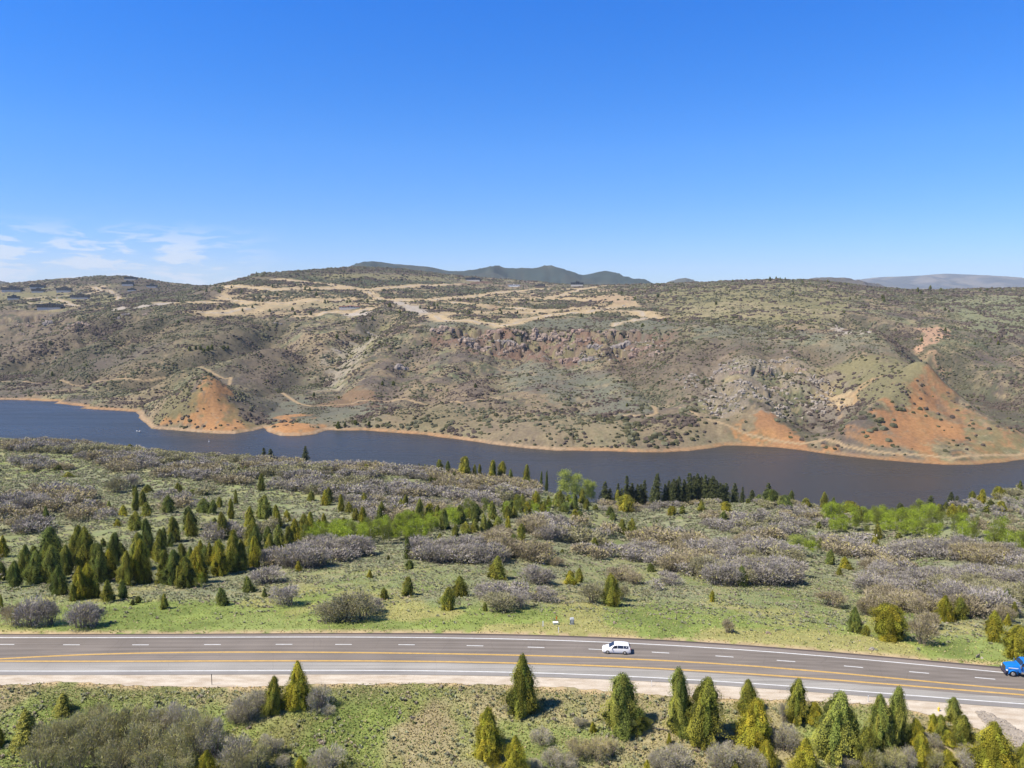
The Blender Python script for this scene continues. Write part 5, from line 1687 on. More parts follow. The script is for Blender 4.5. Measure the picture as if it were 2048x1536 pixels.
for px, py, w, h, k in [(885, 662, 36, 12, 0), (930, 670, 30, 12, 2), (950, 688, 46, 22, 0), (985, 668, 44, 13, 1), (1008, 677, 36, 16, 2), (1030, 688, 30, 16, 0), (1042, 664, 28, 9, 0), (1098, 671, 52, 18, 0), (1140, 673, 40, 14, 1), (1128, 700, 24, 14, 0), (1138, 712, 28, 22, 1), (1172, 712, 24, 22, 2), (1192, 692, 24, 16, 2), (1213, 668, 30, 12, 0), (1242, 684, 26, 28, 2), (1282, 697, 36, 16, 1), (1312, 702, 30, 14, 0), (1266, 664, 24, 9, 0), (1162, 678, 30, 12, 1), (868, 716, 20, 11, 0), (803, 730, 18, 20, 2), (874, 778, 15, 10, 1), (1092, 712, 13, 9, 2),
                           (1430, 745, 20, 16, 2), (1480, 740, 30, 14, 0), (1535, 745, 20, 12, 0), (1562, 722, 30, 10, 3), (1602, 735, 24, 11, 0), (1630, 762, 24, 10, 3), (1525, 792, 26, 10, 3), (1470, 792, 30, 9, 3), (1582, 701, 22, 7, 0), (1500, 765, 26, 9, 3), (1560, 775, 22, 9, 0), (95, 642, 12, 16, 2), (160, 641, 26, 13, 0), (234, 634, 8, 9, 2), (250, 627, 12, 9, 2), (290, 627, 9, 8, 0), (556, 646, 14, 8, 2), (60, 650, 16, 8, 1), (40, 668, 14, 7, 0), (130, 655, 14, 8, 0), (675, 700, 14, 9, 3), (745, 668, 18, 7, 3)]:
    outcrop(px, py, w, h, M_ROCKS[k])
# stones strewn over the rocky slope: uncountable
rr = np.random.default_rng(77)
mb = MB()
for P_, n_, s0, s1 in ((rock2_w, 900, 0.8, 3.0), (cliff_w, 420, 0.8, 2.8), (rock3_w, 260, 1.0, 3.0), (rock4_w, 200, 0.6, 2.0)):
    W_ = np.array(P_)
    g = np.stack([rr.uniform(W_[:, 0].min(), W_[:, 0].max(), n_ * 3), rr.uniform(W_[:, 1].min(), W_[:, 1].max(), n_ * 3)], -1)
    g = g[inside(g[:, 0], g[:, 1], W_)][:n_]
    kz = fbm(g[:, 0] / 22, g[:, 1] / 22, 888, 2)
    g = g[kz > 0.45]
    zz = ground(g[:, 0], g[:, 1])
    for (x, y), z in zip(g, zz):
        s = rr.uniform(s0, s1) ** 1.0
        a = np.sort(rr.uniform(0, 6.28, 5))
        rg = [[(x + math.cos(q) * s * k * rr.uniform(0.7, 1.2), y + math.sin(q) * s * k * 0.8, z + t * s) for q in a] for t, k in ((-0.4, 1.0), (0.4, 1.0), (0.75, 0.5))]
        mb.loft(rg)
tag(mb.build('scree', M_ROCKS[3]), kind='stuff')
# rock lining of the ditch at the lower right
mb = MB()
W_ = [on_z(*p, ROAD_Z - 0.8) for p in [(1950, 1432), (1972, 1432), (2010, 1452), (2048, 1478), (2062, 1500), (2030, 1500), (1990, 1470), (1962, 1450)]]
W_ = np.array(W_)
g = np.stack([rr.uniform(W_[:, 0].min(), W_[:, 0].max(), 1500), rr.uniform(W_[:, 1].min(), W_[:, 1].max(), 1500)], -1)
g = g[inside(g[:, 0], g[:, 1], W_)]
for x, y in g:
    z = float(ground(x, y)); s = rr.uniform(0.12, 0.36)
    a = np.sort(rr.uniform(0, 6.28, 5))
    mb.loft([[(x + math.cos(q) * s * k, y + math.sin(q) * s * k * 0.8, z + t * s) for q in a] for t, k in ((-0.4, 1.0), (0.4, 1.0), (0.75, 0.5))])
tag(mb.build('riprap', M_ROCKS[3]), kind='stuff')


def boulder(px, py, wp, hp, mat, label, name='boulder'):
    x, y, z = seat(px, py)
    d = y * CP - z * SP
    mb = MB()
    r = np.random.default_rng(int(px))
    s = wp * d / FPX / 2
    block(mb, (0, 0, s * 0.2), (s, s * 0.8, hp * d / FPX * 0.75), r)
    block(mb, (s * 0.6, -s * 0.2, 0), (s * 0.5, s * 0.5, hp * d / FPX * 0.4), r)
    o = mb.build(name, mat, bevel=0.03)
    o.location = (x, y, z)
    return tag(o, label, 'boulder', 'loose boulders along the highway verges')


boulder(1229, 1247, 8, 5, M_ROCKS[0], 'tan boulder in the grass behind the minivan')
boulder(1465, 1264, 9, 7, M_ROCKS[3], 'pale boulder beside the small bare bush beyond the road')
boulder(1536, 1268, 11, 5, M_ROCKS[0], 'wide flat tan boulder in grass beyond the highway')
boulder(1959, 1317, 13, 8, M_ROCKS[3], 'largest white boulder, on the verge just ahead of the blue truck')
boulder(1719, 1283, 5, 3, M_ROCKS[3], 'small whitish stone below the round juniper beyond the road')
boulder(1886, 1289, 4, 3, M_ROCKS[3], 'small whitish stone in open grass at right')
boulder(1742, 1300, 14, 5, M_ROCKS[3], 'long low pale stone on the far verge, right of centre')
boulder(1516, 1386, 3, 2, M_ROCKS[2], 'left one of two small dark stones on the near gravel')
boulder(1560, 1386, 3, 2, M_ROCKS[2], 'right one of two small dark stones on the near gravel')

# ------------------------------------------------------------------ vehicles
M_WHITE = plain('white_paint', (0.78, 0.78, 0.78), 0.25, var=0.02, spec=0.6)
M_GLASS = plain('dark_glass', (0.02, 0.022, 0.03), 0.06, spec=0.8, var=0.05)
M_RUB = plain('rubber', (0.02, 0.02, 0.02), 0.85)
M_RIM = plain('alloy', (0.5, 0.5, 0.5), 0.3, 0.7)
M_BLACK = plain('black_trim', (0.03, 0.03, 0.033), 0.5)
M_LAMP = plain('lamp_lens', (0.75, 0.75, 0.72), 0.15, spec=0.8)
M_RED = plain('tail_lens', (0.4, 0.02, 0.02), 0.2)
M_BLUE = plain('blue_paint', (0.010, 0.16, 0.50), 0.25, var=0.05, spec=0.6)
M_CHR = plain('chrome', (0.6, 0.6, 0.6), 0.18, 0.9)
M_RUST = plain('red_brown_box', (0.42, 0.17, 0.12), 0.6, var=0.2)


def wheel(parent, x, y, r, w, side):
    t = MB(); t.tube((x, y, r), (x, y + side * w, r), r, n=20)
    o = t.build('wheel', M_RUB, parent, 0.02)
    k = MB(); k.tube((x, y + side * (w - 0.02), r), (x, y + side * (w + 0.015), r), r * 0.62, r * 0.55, 16)
    k.tube((x, y + side * (w + 0.012), r), (x, y + side * (w + 0.03), r), r * 0.18, r * 0.14, 10)
    k.build('rim', M_RIM, o)
    return o


def body_ring(x, zb, zbelt, zt, w, wt):
    return [(x, -w * 0.92, zb), (x, -w, zb + (zbelt - zb) * 0.4), (x, -w * 0.99, zbelt), (x, -wt, zt - 0.05), (x, -wt * 0.8, zt),
            (x, wt * 0.8, zt), (x, wt, zt - 0.05), (x, w * 0.99, zbelt), (x, w, zb + (zbelt - zb) * 0.4), (x, w * 0.92, zb)]


def minivan(name, loc, rz, label, cat, k=1.0, paint=None, group=None):
    r = empty(name, loc, rz)
    r.scale = (k, k, k)
    tag(r, label, cat, group)
    paint = paint or M_WHITE
    S = [(-2.58, .38, .5, .56, .66, .5), (-2.48, .24, .62, .72, .86, .66), (-2.15, .2, .76, .86, .97, .78), (-1.75, .2, .88, .98, 1.0, .84), (-1.4, .2, .98, 1.10, 1.0, .86),
         (-.45, .2, 1.06, 1.66, 1.0, .76), (.1, .2, 1.08, 1.76, 1.0, .76), (1.5, .2, 1.1, 1.75, 1.0, .75), (2.2, .22, 1.1, 1.66, .98, .73), (2.48, .28, 1.04, 1.2, .95, .8), (2.58, .4, .8, .92, .88, .78)]
    b = MB(); b.loft([body_ring(*s) for s in S])
    b.build('body', paint, r, 0.03, True)

    def side(x, f, sgn):
        z0 = np.interp(x, [s[0] for s in S], [s[2] for s in S]); z1 = np.interp(x, [s[0] for s in S], [s[3] - 0.05 for s in S])
        w0 = np.interp(x, [s[0] for s in S], [s[4] * .99 for s in S]); w1 = np.interp(x, [s[0] for s in S], [s[5] for s in S])
        return (x, sgn * (w0 + (w1 - w0) * f + 0.018), z0 + (z1 - z0) * f)
    for sgn in (-1, 1):
        for xa, xb, fa in ((-.92, .12, 0.42), (.18, 1.22, .88), (1.28, 2.14, .86)):
            m = MB()
            pts = [side(xa, .08, sgn), side(xb, .08, sgn), side(xb, .86, sgn), side(max(xa, -.42) if xa < 0 else xa, .86, sgn)]
            m.add(pts, [(0, 1, 2, 3) if sgn < 0 else (3, 2, 1, 0)])
            m.build('window', M_GLASS, r)
        m = MB(); m.box(-2.42, -2.15, sgn * .86 - .1, sgn * .86 + .1, .62, .77); m.build('headlight', M_LAMP, r, 0.02)
        m = MB(); m.box(2.42, 2.55, sgn * .84 - .08, sgn * .84 + .08, .85, 1.15); m.build('tail_light', M_RED, r, 0.02)
        m = MB(); m.box(-.98, -.8, sgn * 1.1 - .1, sgn * 1.1 + .1, 1.05, 1.2); m.build('mirror', paint, r, 0.03)
        for x in (-1.62, 1.48):
            wheel(r, x, sgn * (.80 if sgn > 0 else .80), .35, .22, sgn)
    m = MB(); m.add([(-1.34, -.8, 1.15), (-1.34, .8, 1.15), (-.44, .68, 1.715), (-.44, -.68, 1.715)], [(0, 3, 2, 1)]); m.build('windscreen', M_GLASS, r)
    m = MB(); m.add([(2.24, -.66, 1.64), (2.24, .66, 1.64), (2.5, .74, 1.22), (2.5, -.74, 1.22)], [(0, 3, 2, 1)]); m.build('rear_window', M_GLASS, r)
    m = MB(); m.box(-2.61, -2.5, -.55, .55, .38, .56); m.build('grille', M_BLACK, r)
    return r


def road_angle(f, x):
    return math.atan2(float(f(x + 1) - f(x - 1)), 2.0)


vx, vy = on_z(1233, 1309, ROAD_Z)
va = road_angle(L_farwhite, vx)
minivan('minivan', (vx - math.sin(va) * 1.0, vy + math.cos(va) * 1.0, ROAD_Z + 0.01), va, 'white minivan driving left along the highway', 'minivan')

# truck
tx, ty = on_z(2026, 1354, ROAD_Z)
ta = road_angle(L_farwhite, tx)
tr = empty('dump_truck', (tx + 2.9 * math.cos(ta) - math.sin(ta) * 1.15, ty + 2.9 * math.sin(ta) + math.cos(ta) * 1.15, ROAD_Z + 0.01), ta)
tag(tr, 'blue long-nosed truck with red-brown load box entering at right edge of the highway', 'truck')
m = MB(); m.loft([[(x, -w, z0), (x, -w * 1.02, (z0 + z1) / 2), (x, -w * .8, z1), (x, w * .8, z1), (x, w * 1.02, (z0 + z1) / 2), (x, w, z0)] for x, w, z0, z1 in ((-3.95, .72, .85, 1.62), (-3.8, .85, .8, 1.72), (-2.9, .95, .85, 1.88), (-1.9, 1.02, .85, 2.0))])
m.build('hood', M_BLUE, tr, 0.04, True)
for s in (-1, 1):
    m = MB(); pts = []
    for q in range(9):
        a = math.pi * (0.02 + 0.96 * q / 8)
        pts.append((-2.9 - .68 * math.cos(a), .5 + .68 * math.sin(a)))
    rings = [[(x, s * .72, z), (x, s * 1.2, z - .02), (x, s * 1.2, z - .12), (x, s * .72, z - .1)] for x, z in pts]
    m.loft(rings); m.build('fender', M_BLUE, tr, 0.02)
    m = MB(); m.box(-3.93, -3.72, s * .98 - .13, s * .98 + .13, .92, 1.14); m.build('headlight', M_LAMP, tr, 0.03)
    m = MB(); m.box(-3.6, -2.1, s * .985 - .02, s * .985 + .03, 1.42, 1.52); m.build('stripe', M_WHITE, tr)
    m = MB(); m.box(-1.72, -.55, s * 1.115, s * 1.13, 1.98, 2.55, 0.08); m.build('window', M_GLASS, tr)
    m = MB(); m.box(-2.0, -1.86, s * 1.35 - .1, s * 1.35 + .1, 1.75, 2.3); m.build('mirror', M_CHR, tr, 0.02)
    m = MB(); m.tube((-1.7, s * .92, .82), (-.2, s * .92, .82), .31, n=16); m.build('fuel_tank', M_CHR, tr)
    m = MB(); m.tube((-.02, s * .95, .9), (-.02, s * .95, 3.15), .08, n=10); m.build('exhaust_stack', M_CHR, tr)
    wheel(tr, -2.9, s * .82, .5, .3, s)
    for x in (3.6, 4.95):
        wheel(tr, x, s * .62, .5, .58, s)
m = MB(); m.box(-4.0, -3.94, -.62, .62, .85, 1.6); m.build('grille', plain('grille_mesh', (0.10, 0.09, 0.09), 0.4, 0.4), tr)
m = MB(); m.box(-4.15, -3.95, -1.15, 1.15, .45, .8); m.build('bumper', plain('dark_bumper', (0.06, 0.05, 0.07), 0.4), tr, 0.03)
m = MB(); m.loft([[(x, -w, .8), (x, -w, z1 - .12), (x, -w + .12, z1), (x, w - .12, z1), (x, w, z1 - .12), (x, w, .8)] for x, w, z1 in ((-2.0, 1.08, 2.0), (-1.75, 1.1, 2.1), (-1.35, 1.1, 2.78), (-.2, 1.1, 2.85), (-.1, 1.1, 2.8))])
m.build('cab', M_BLUE, tr, 0.04)
m = MB(); m.add([(-1.79, -.96, 2.08), (-1.79, .96, 2.08), (-1.40, .9, 2.72), (-1.40, -.9, 2.72)], [(0, 3, 2, 1)]); m.build('windscreen', M_GLASS, tr)
m = MB(); m.box(-3.7, 5.9, -.42, .42, .62, .85); m.build('chassis', M_BLACK, tr)
m = MB(); m.box(.35, 6.0, -1.2, 1.2, 1.1, 2.5, -0.06, -0.05); m.box(.1, .4, -1.1, 1.1, 1.2, 2.9); m.build('load_box', M_RUST, tr, 0.03)

# ------------------------------------------------------------------ roadside bits
M_GREY = plain('cabinet_grey', (0.42, 0.43, 0.44), 0.5, var=0.06)
M_DKB = plain('cabinet_dark', (0.06, 0.08, 0.10), 0.5)
M_ORG = plain('orange_plastic', (0.75, 0.26, 0.05), 0.5)
M_YP = plain('yellow_plastic', (0.70, 0.50, 0.06), 0.5)
M_NAVY = plain('navy_plastic', (0.02, 0.035, 0.12), 0.4)
M_GRN = plain('pale_green_box', (0.45, 0.50, 0.40), 0.6)


def here(px, py):
    x, y, z = seat(px, py)
    return (x, y, z)


r = empty('utility_cabinet', here(1144, 1249), 0.15)
tag(r, 'grey and black utility cabinet standing in the grass beyond the highway', 'utility cabinet')
m = MB(); m.box(-.42, .42, -.35, .35, 0, .16); m.build('base', M_GREY, r)
m = MB(); m.box(-.38, .38, -.31, .31, .16, 1.05); m.build('housing', M_DKB, r, .02)
m = MB(); m.box(-.30, .26, -.335, -.312, .3, 1.0); m.build('door', M_GREY, r, .01)
m = MB(); m.box(-.42, .42, -.35, .35, 1.05, 1.42, .08, .08); m.build('roof', M_GREY, r, .03)
r = empty('junction_box', here(1111, 1249), 0.1)
tag(r, 'low wide pale junction box left of the utility cabinet', 'junction box')
m = MB(); m.box(-.48, .48, -.3, .3, 0, .42); m.build('housing', M_GRN, r, .02)
m = MB(); m.box(-.54, .54, -.36, .36, .42, .52); m.build('lid', M_WHITE, r, .02)
r = empty('warning_flag', here(1114, 1247), 0.2)
tag(r, 'orange marker flag leaning behind the pale junction box', 'marker flag')
m = MB(); m.tube((0, .4, 0), (.14, .4, 1.35), .03, n=8); m.build('staff', M_ORG, r)
m = MB(); m.box(-.2, .14, .39, .42, .72, 1.3, .1); m.build('flag', M_ORG, r)


def post(name, px, py, top, mat, label, cat, group, w=0.07, cap=None):
    l_ = here(px, py)
    h = ray(px, top)[1] * l_[1] - l_[2]
    r = empty(name, l_)
    tag(r, label, cat, group)
    m = MB(); m.box(-w, w, -.02, .02, -.1, h * 0.8); m.build('post', mat, r)
    m = MB(); m.box(-w * 1.2, w * 1.2, -.03, .03, h * .8, h, .01); m.build('reflector', cap or mat, r, .005)
    return r


G_ = 'marker posts along the highway'
post('marker_post', 424, 1371, 1348, M_BLACK, 'dark brown marker post on the near gravel shoulder at left', 'marker post', G_, .05)
post('marker_post', 1086, 1254, 1242, M_WHITE, 'short white post in grass, leftmost of the roadside posts by the cabinet', 'marker post', G_, .09)
post('marker_post', 1117, 1266, 1254, M_WHITE, 'white post at the far pavement edge below the junction box', 'marker post', G_, .07)
post('marker_post', 1353, 1240, 1229, M_BLACK, 'thin dark stake in the grass right of the minivan', 'marker post', G_, .05)
post('marker_post', 1303, 1374, 1361, M_WHITE, 'thin white post on near gravel between the two tall juniper groups', 'marker post', G_, .04)
post('marker_post', 1736, 1405, 1391, M_WHITE, 'thin white post on near gravel at right, with a dark stone', 'marker post', G_, .05)
r = empty('hydrant', here(1877, 1423))
tag(r, 'yellow hydrant with a tall flag rod on the near gravel at right', 'hydrant')
m = MB(); m.tube((0, 0, 0), (0, 0, .55), .14, .13, 12); m.tube((0, 0, .55), (0, 0, .72), .15, .06, 12); m.build('barrel', M_YP, r)
m = MB(); m.tube((-.24, 0, .42), (.24, 0, .42), .06, n=10); m.build('outlet', M_YP, r)
m = MB(); m.tube((.05, 0, .6), (.02, 0, 1.5), .02, n=6); m.build('rod', M_YP, r)
r = empty('barrel', here(1088, 1129))
tag(r, 'small dark blue barrel standing among grey bushes on the mid slope', 'barrel')
m = MB(); m.tube((0, 0, 0), (0, 0, .4), .42, .42, 14); m.build('base', M_GREY, r)
m = MB(); m.tube((0, 0, .4), (0, 0, .85), .36, .28, 14); m.tube((0, 0, .85), (0, 0, 1.35), .28, .38, 14); m.build('drum', M_NAVY, r)
m = MB()
p0 = Vector(here(1648, 1262)) + Vector((0, 0, .5)); p1 = Vector(here(1655, 1264)) + Vector((0, 0, .65)); p2 = Vector(here(1660, 1270))
m.tube(p0, p1, .05, .07, 6); m.tube(p1, p2, .07, .09, 6); m.tube(p1, p1 + Vector((.5, .2, .3)), .04, .01, 5)
tag(m.build('fallen_branch', M_STEM), 'dark curved dead branch in the grass beyond the highway at right', 'branch', 'fallen branches')
m = MB(); q = Vector(here(1322, 1462))
m.tube(q + Vector((-1.6, .3, .3)), q + Vector((.2, 0, .25)), .05, .07, 6); m.tube(q + Vector((.2, 0, .25)), q + Vector((1.4, -.4, .1)), .07, .03, 6); m.tube(q, q + Vector((.6, .5, .5)), .04, .01, 5)
tag(m.build('fallen_branch', M_STEM), 'bleached dead branch lying right of the broad shaggy juniper', 'branch', 'fallen branches')

# ------------------------------------------------------------------ boat and buoy
bx_, by_ = on_z(277, 863, LAKE_Z)
r = empty('motor_boat', (bx_, by_, LAKE_Z), 2.7)
tag(r, 'tiny white motor boat on the lake left of the orange cone', 'boat')
m = MB(); m.loft([[(x, -w, .7), (x, -w * .7, .05), (x, 0, -.15), (x, w * .7, .05), (x, w, .7)] for x, w in ((-3.2, 1.1), (-1.5, 1.25), (1.2, 1.1), (2.6, .6), (3.5, .05))]); m.build('hull', M_WHITE, r)
m = MB(); m.box(-.6, .9, -.8, .8, .7, 1.25, .25, .15); m.build('windscreen', M_GLASS, r)
m = MB(); m.box(-3.5, -3.1, -.25, .25, .1, 1.1); m.build('outboard_motor', M_BLACK, r)
bx_, by_ = on_z(418, 884, LAKE_Z)
r = empty('buoy', (bx_, by_, LAKE_Z))
tag(r, 'slim white buoy floating below the orange cone', 'buoy')
m = MB(); m.tube((0, 0, -.3), (0, 0, .5), .55, .5, 14); m.build('float', M_WHITE, r)
m = MB(); m.tube((0, 0, .5), (0, 0, 2.6), .22, .12, 10); m.build('mast', M_WHITE, r)

# ------------------------------------------------------------------ houses on the hills
M_DW = plain('dark_cladding', (0.035, 0.045, 0.055), 0.6, var=0.15, scale=.2)
M_DR = plain('dark_roof', (0.03, 0.034, 0.04), 0.55)
M_LW = plain('pale_stone', (0.55, 0.50, 0.44), 0.8)
M_BR = plain('brown_cladding', (0.16, 0.11, 0.08), 0.7)
M_DKC = plain('slate_cladding', (0.09, 0.10, 0.11), 0.7)
M_WALLW = plain('white_wall', (0.75, 0.74, 0.70), 0.7)


def house(px, py, wp, hp, label, wall=M_DW, base=M_LW, roofm=M_DR, cat='house', group='modern dark houses on the far hills', name='house', wings=2):
    x, y = hit(px, py, None, 1200)
    z = float(ground(x, y))
    r = empty(name, (x, y, z), math.atan2(-x, y) * 0.6)
    tag(r, label, cat, group)
    W = wp * y / FPX / 2; Hh = hp * y / FPX * 1.15
    rg = np.random.default_rng(int(px))
    D = W * 0.5
    m = MB(); m.box(-W * .96, W * .9, -D * 1.02, D * .9, -4, Hh * .34); m.build('base', base, r)
    segs = [(-W * 1.0, -W * .25, 1.0), (-W * .22, W * .35, 1.25), (W * .38, W * 1.0, .95)] if wings == 2 else [(-W, -W * .05, 1.0), (W * .02, W, 1.15)]
    for a, b_, k in segs:
        m = MB(); m.box(a, b_, -D * .95, D * .9, Hh * .3, Hh * k * .86); m.build('wall', wall, r)
        m = MB(); m.box(a - .5, b_ + .5, -D * 1.05, D * 1.0, Hh * k * .86, Hh * k); m.build('roof', roofm, r)
        nw = max(2, int((b_ - a) / 5))
        for i in range(nw):
            c0 = a + (b_ - a) * (i + .2) / nw; c1 = a + (b_ - a) * (i + .8) / nw
            m = MB(); m.box(c0, c1, -D * .95 - .12, -D * .95 + .1, Hh * .46, Hh * k * .76); m.build('window', M_GLASS, r)
    m = MB(); m.box(-W * .1, W * .02, D * .1, D * .4, Hh * .9, Hh * 1.5); m.build('chimney', wall, r)
    return r


HN = [(25, 583, 37, 7, 'wide dark house, leftmost in the upper row on the far left hill'), (76, 577, 28, 6, 'dark house with white lower windows, highest on left hill meadow'),
      (77, 585, 24, 6, 'dark house right below the one with white lower windows'), (129, 584, 29, 7, 'blocky dark house alone in the meadow right of the stacked pair'),
      (28, 599, 22, 6, 'small dark teal house below the leftmost wide house'), (161, 598, 36, 7, 'long dark house below a yellow graded patch'),
      (101, 618, 47, 8, 'longest dark house with pale base, at the rim above the red rocks'), (262, 560, 25, 5, 'dark house right on the crest of the left hill'),
      (256, 571, 23, 6, 'dark house just below the hill crest house'), (304, 575, 21, 5, 'dark house on the right shoulder of the left hill'),
      (264, 582, 17, 4, 'smallest dark house, lowest of the cluster near the left crest'), (946, 562, 32, 5, 'long flat dark house on the mesa near the skyline, centre'),
      (1154, 572, 27, 6, 'dark house above the tan graded slope, right end of mesa')]
for px, py, w, h, lb in HN:
    house(px, py, w * 0.92, h, lb, wall=(M_DW, M_BR, M_DW, M_DKC)[px % 4])
house(1080, 575, 20, 5, 'low brown house between trees on the mesa skyline', M_BR, M_BR, M_DR, wings=1)
house(1752, 572, 11, 3, 'long white farm building on the right skyline', M_WALLW, M_WALLW, M_WALLW, 'farm building', None, 'farm_building', 1)
house(700, 617, 42, 4, 'unfinished pale building at the rubble-strewn mesa site', M_LW, M_LW, M_RUST, 'building site', None, 'unfinished_building', 2)
house(1028, 573, 24, 3, 'white foundation walls on the mesa, left of brown house', M_WALLW, M_WALLW, M_LW, 'foundation', None, 'foundation', 1)
for px, py, lb, pm in [(25, 605, 'white van parked below the small teal house', M_WHITE), (84, 605, 'white van on track left of the longest house', M_WHITE), (114, 597, 'pale van on the track above the longest house', M_WHITE),
                       (163, 585, 'white van parked above the yellow graded patch', M_WHITE), (190, 583, 'pale van on drive near the paved bend', M_LW), (998, 605, 'white truck among stacks at the central building plot', M_WHITE),
                       (1182, 601, 'blue-grey truck on the curve of the mesa road', M_DKB), (466, 598, 'dark truck at the forked tan road', M_BLACK), (445, 626, 'dark van at left end of the lowest tan road', M_BLACK), (1247, 612, 'pale van at the right loop of mesa road', M_LW)]:
    x, y = hit(px, py, None, 1200)
    minivan('parked_van', (x, y, float(ground(x, y)) + 0.1), random.uniform(-.4, .4), lb, 'van', 1.25, pm, 'vans and trucks parked on the far hills')

# ------------------------------------------------------------------ labels
LMK = [(60, 1140, 'at the left edge of the grove'), (190, 1090, 'in the left half of the grove'), (300, 1110, 'in the middle of the grove'),
       (430, 1090, 'in the right part of the grove'), (330, 1005, 'on sage slope above the grove'), (90, 1010, 'by the brush bank at far left'), (100, 920, 'in lakeside brush at far left'),
       (300, 920, 'in lakeside brush facing the orange cone'), (490, 960, 'in brush facing the small orange point'), (560, 1025, 'above left end of aspen band'), (720, 1025, 'above the lime aspen band'),
       (650, 1085, 'at left end of aspen band'), (730, 1075, 'left of middle in aspen band'), (830, 1070, 'right of middle in aspen band'), (940, 1035, 'at right end of aspen band'), (880, 950, 'in the central lakeside brush'), (1050, 970, 'left of the pale cottonwoods'),
       (1080, 1030, 'below the pale cottonwoods'), (1210, 985, 'at left end of the fir stand'), (1340, 985, 'in the dark fir stand'), (1460, 985, 'at right end of the fir stand'), (1270, 1045, 'on slope below the fir stand'), (1450, 1045, 'on slope right of the fir stand'), (1600, 995, 'on the knoll beside the water'),
       (620, 1130, 'in brush below the aspen band'), (800, 1150, 'on sage flat below the aspens'), (110, 1235, 'beside the far verge at left'), (300, 1200, 'on grass below the grove'), (500, 1190, 'on grassy slope left of big clump'), (700, 1220, 'by the big clump beyond the road'),
       (880, 1110, 'in central brush left of the barrel'), (1000, 1130, 'around the brush beside the barrel'), (920, 1200, 'beyond the road left of cabinet'), (1070, 1190, 'above the utility cabinet'), (1180, 1085, 'right of and above the barrel'), (1220, 1180, 'on slope above the white minivan'), (1330, 1110, 'at left of the broad central thicket'),
       (1470, 1110, 'in middle of broad central thicket'), (1570, 1140, 'at right of the broad central thicket'), (1430, 1210, 'on open grass right of minivan'), (1680, 1110, 'where the right brush belt begins'), (1700, 1050, 'at left end of right aspens'), (1760, 1055, 'left of middle in right aspens'), (1840, 1060, 'right of middle in right aspens'), (1920, 1065, 'at right end of right aspens'),
       (1840, 1005, 'by the inlet at right'), (1980, 1010, 'on the far right hillside'), (1860, 1120, 'in long brush belt at right'), (2000, 1130, 'at right edge of brush belt'), (1700, 1170, 'on slope left of right-hand brush'), (1800, 1180, 'in brush above the round juniper'), (1790, 1270, 'beside the round juniper beyond road'), (1910, 1210, 'in brush above the blue truck'), (2020, 1270, 'behind the blue truck'),
       (60, 1480, 'in the bottom left corner'), (180, 1450, 'at left of bottom left thicket'), (300, 1440, 'in middle of bottom left thicket'), (420, 1440, 'at right of bottom left thicket'), (480, 1510, 'at the bottom edge, far left'), (570, 1410, 'by the pointed pair at near shoulder'), (640, 1520, 'at bottom edge, left of centre'), (1045, 1420, 'beside lone near-shoulder juniper, centre'),
       (990, 1500, 'at bottom edge, centre'), (1160, 1500, 'in bottom brush left of shaggy juniper'), (1240, 1450, 'around the broad shaggy juniper'), (1380, 1470, 'around the tall paired junipers'), (1500, 1470, 'in bottom cluster right of paired junipers'), (1595, 1430, 'around the slim pale-topped juniper'), (1680, 1490, 'at left of bottom right row'), (1780, 1490, 'in middle of bottom right row'), (1890, 1480, 'at right of bottom right row'), (2000, 1510, 'beside the rock-lined ditch'),
       (90, 650, 'in the red rocks at far left'), (260, 630, 'on the ridge at upper left'), (560, 646, 'on slope below the left mesa'), (700, 690, 'in the pale ravine left of centre'), (830, 735, 'on slope left of the cliff band'), (920, 670, 'at left end of cliff band'), (1010, 680, 'in the left half of cliff band'), (1120, 685, 'in the middle of cliff band'), (1200, 690, 'in right half of cliff band'), (1290, 690, 'at right end of cliff band'), (1450, 760, 'at left of rocky right slope'), (1530, 770, 'in middle of rocky right slope'), (1610, 730, 'at right of rocky right slope')]
ORD = ['', 'second', 'third', 'fourth', 'fifth', 'sixth', 'seventh', 'eighth', 'ninth', 'tenth', 'eleventh', 'twelfth']
NOUN = {'juniper': ('juniper', 'junipers', 'juniper tree', 'junipers on the near slopes'), 'oak': ('oak bush', 'oak bushes', 'oak bush', 'bare scrub oaks on the near slopes'),
        'aspen': ('aspen', 'aspens', 'aspen tree', 'aspens in the lime-green thickets'), 'fir': ('fir', 'firs', 'fir tree', 'firs by the lake'), 'cottonwood': ('cottonwood', 'cottonwoods', 'cottonwood tree', 'pale cottonwoods at the lakeside'),
        'rock': ('rock outcrop', 'rock outcrops', 'rock outcrop', 'rock outcrops on the far hills')}
cells = {}
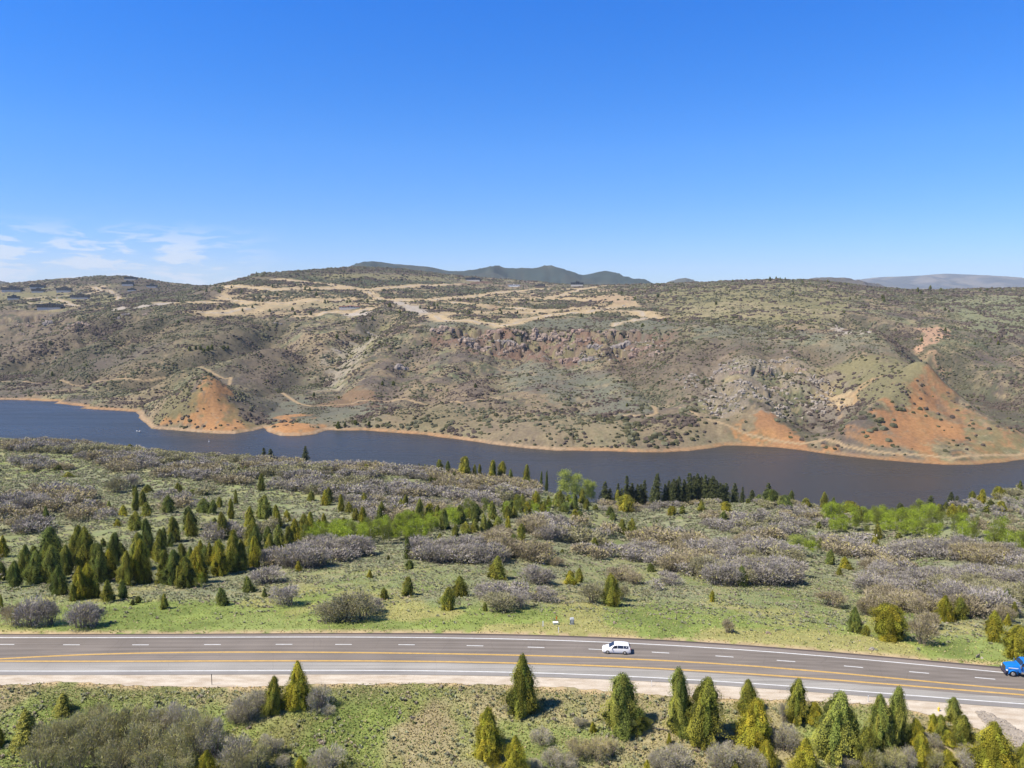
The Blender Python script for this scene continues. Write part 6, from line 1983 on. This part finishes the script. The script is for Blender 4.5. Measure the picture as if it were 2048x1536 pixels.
for q in PLACED:
    kind, px, py = q[0], q[1], q[2]
    cand = [i for i, L_ in enumerate(LMK) if (L_[1] < 800) == (kind == 'rock')]
    li = min(cand, key=lambda i: (LMK[i][0] - px) ** 2 + ((LMK[i][1] - py) * 1.6) ** 2)
    ah = q[5] / q[4] * FPX
    if kind == 'rock': sc_ = 'large' if q[6] / q[4] * FPX > 26 else 'small'
    elif kind == 'juniper': sc_ = 'tall' if ah > 48 else ('small' if ah < 20 else 'mid-sized')
    elif kind == 'oak': sc_ = 'big' if ah > 42 else ('low' if ah < 20 else 'mid-sized')
    else: sc_ = 'tall' if ah > 34 else 'short'
    if kind == 'aspen':
        k_ = sorted(p_[2] for p_ in PLACED if p_[0] == 'aspen' and abs(p_[1] - px) < 40)
        f_ = k_.index(py) / max(1, len(k_) - 1)
        sc_ = ('back-row ' if f_ < 0.33 else ('front-row ' if f_ > 0.67 else 'middle-row ')) + sc_
    cells.setdefault((kind, li, sc_, q[7]), []).append(q)
for (kind, li, sc_, tint), L_ in cells.items():
    one, many, cat, grp = NOUN[kind]
    L_.sort(key=lambda q: q[1])
    n_ = len(L_)
    bare = {'oak': 'bare '}.get(kind, '')
    for i, q in enumerate(L_):
        desc = f'{sc_} {tint} {bare}'
        ph = LMK[li][2]
        if n_ == 1: lb = f'{desc}{one} {ph}'
        elif i == 0: lb = f'leftmost {desc}{one} {ph}'
        elif i == n_ - 1: lb = f'rightmost {desc}{one} {ph}'
        elif i < 10: lb = f'{ORD[i]} from left, {desc}{one} {ph}'
        elif n_ - 1 - i < 10: lb = f'{ORD[n_ - 1 - i]} from right, {desc}{one} {ph}'
        else: lb = f'{desc}{one} deep among its many like neighbours {ph}'
        tag(q[8], ' '.join(lb.split()[:16]), cat, grp)

# ------------------------------------------------------------------ air
hz_m = bpy.data.materials.new('air')
hz_m.use_nodes = True
hn, hl = hz_m.node_tree.nodes, hz_m.node_tree.links
hn.remove(hn['Principled BSDF'])
pv = hn.new('ShaderNodeVolumePrincipled')
pv.inputs['Color'].default_value = (0.80, 0.90, 1.0, 1)
pv.inputs['Density'].default_value = 0.000032
pv.inputs['Anisotropy'].default_value = 0.0
hl.new(pv.outputs[0], hn['Material Output'].inputs['Volume'])
hb = MB()
hb.box(-21000, 21000, -20000, 22000, -176, 760)
tag(hb.build('haze', hz_m), kind='stuff')
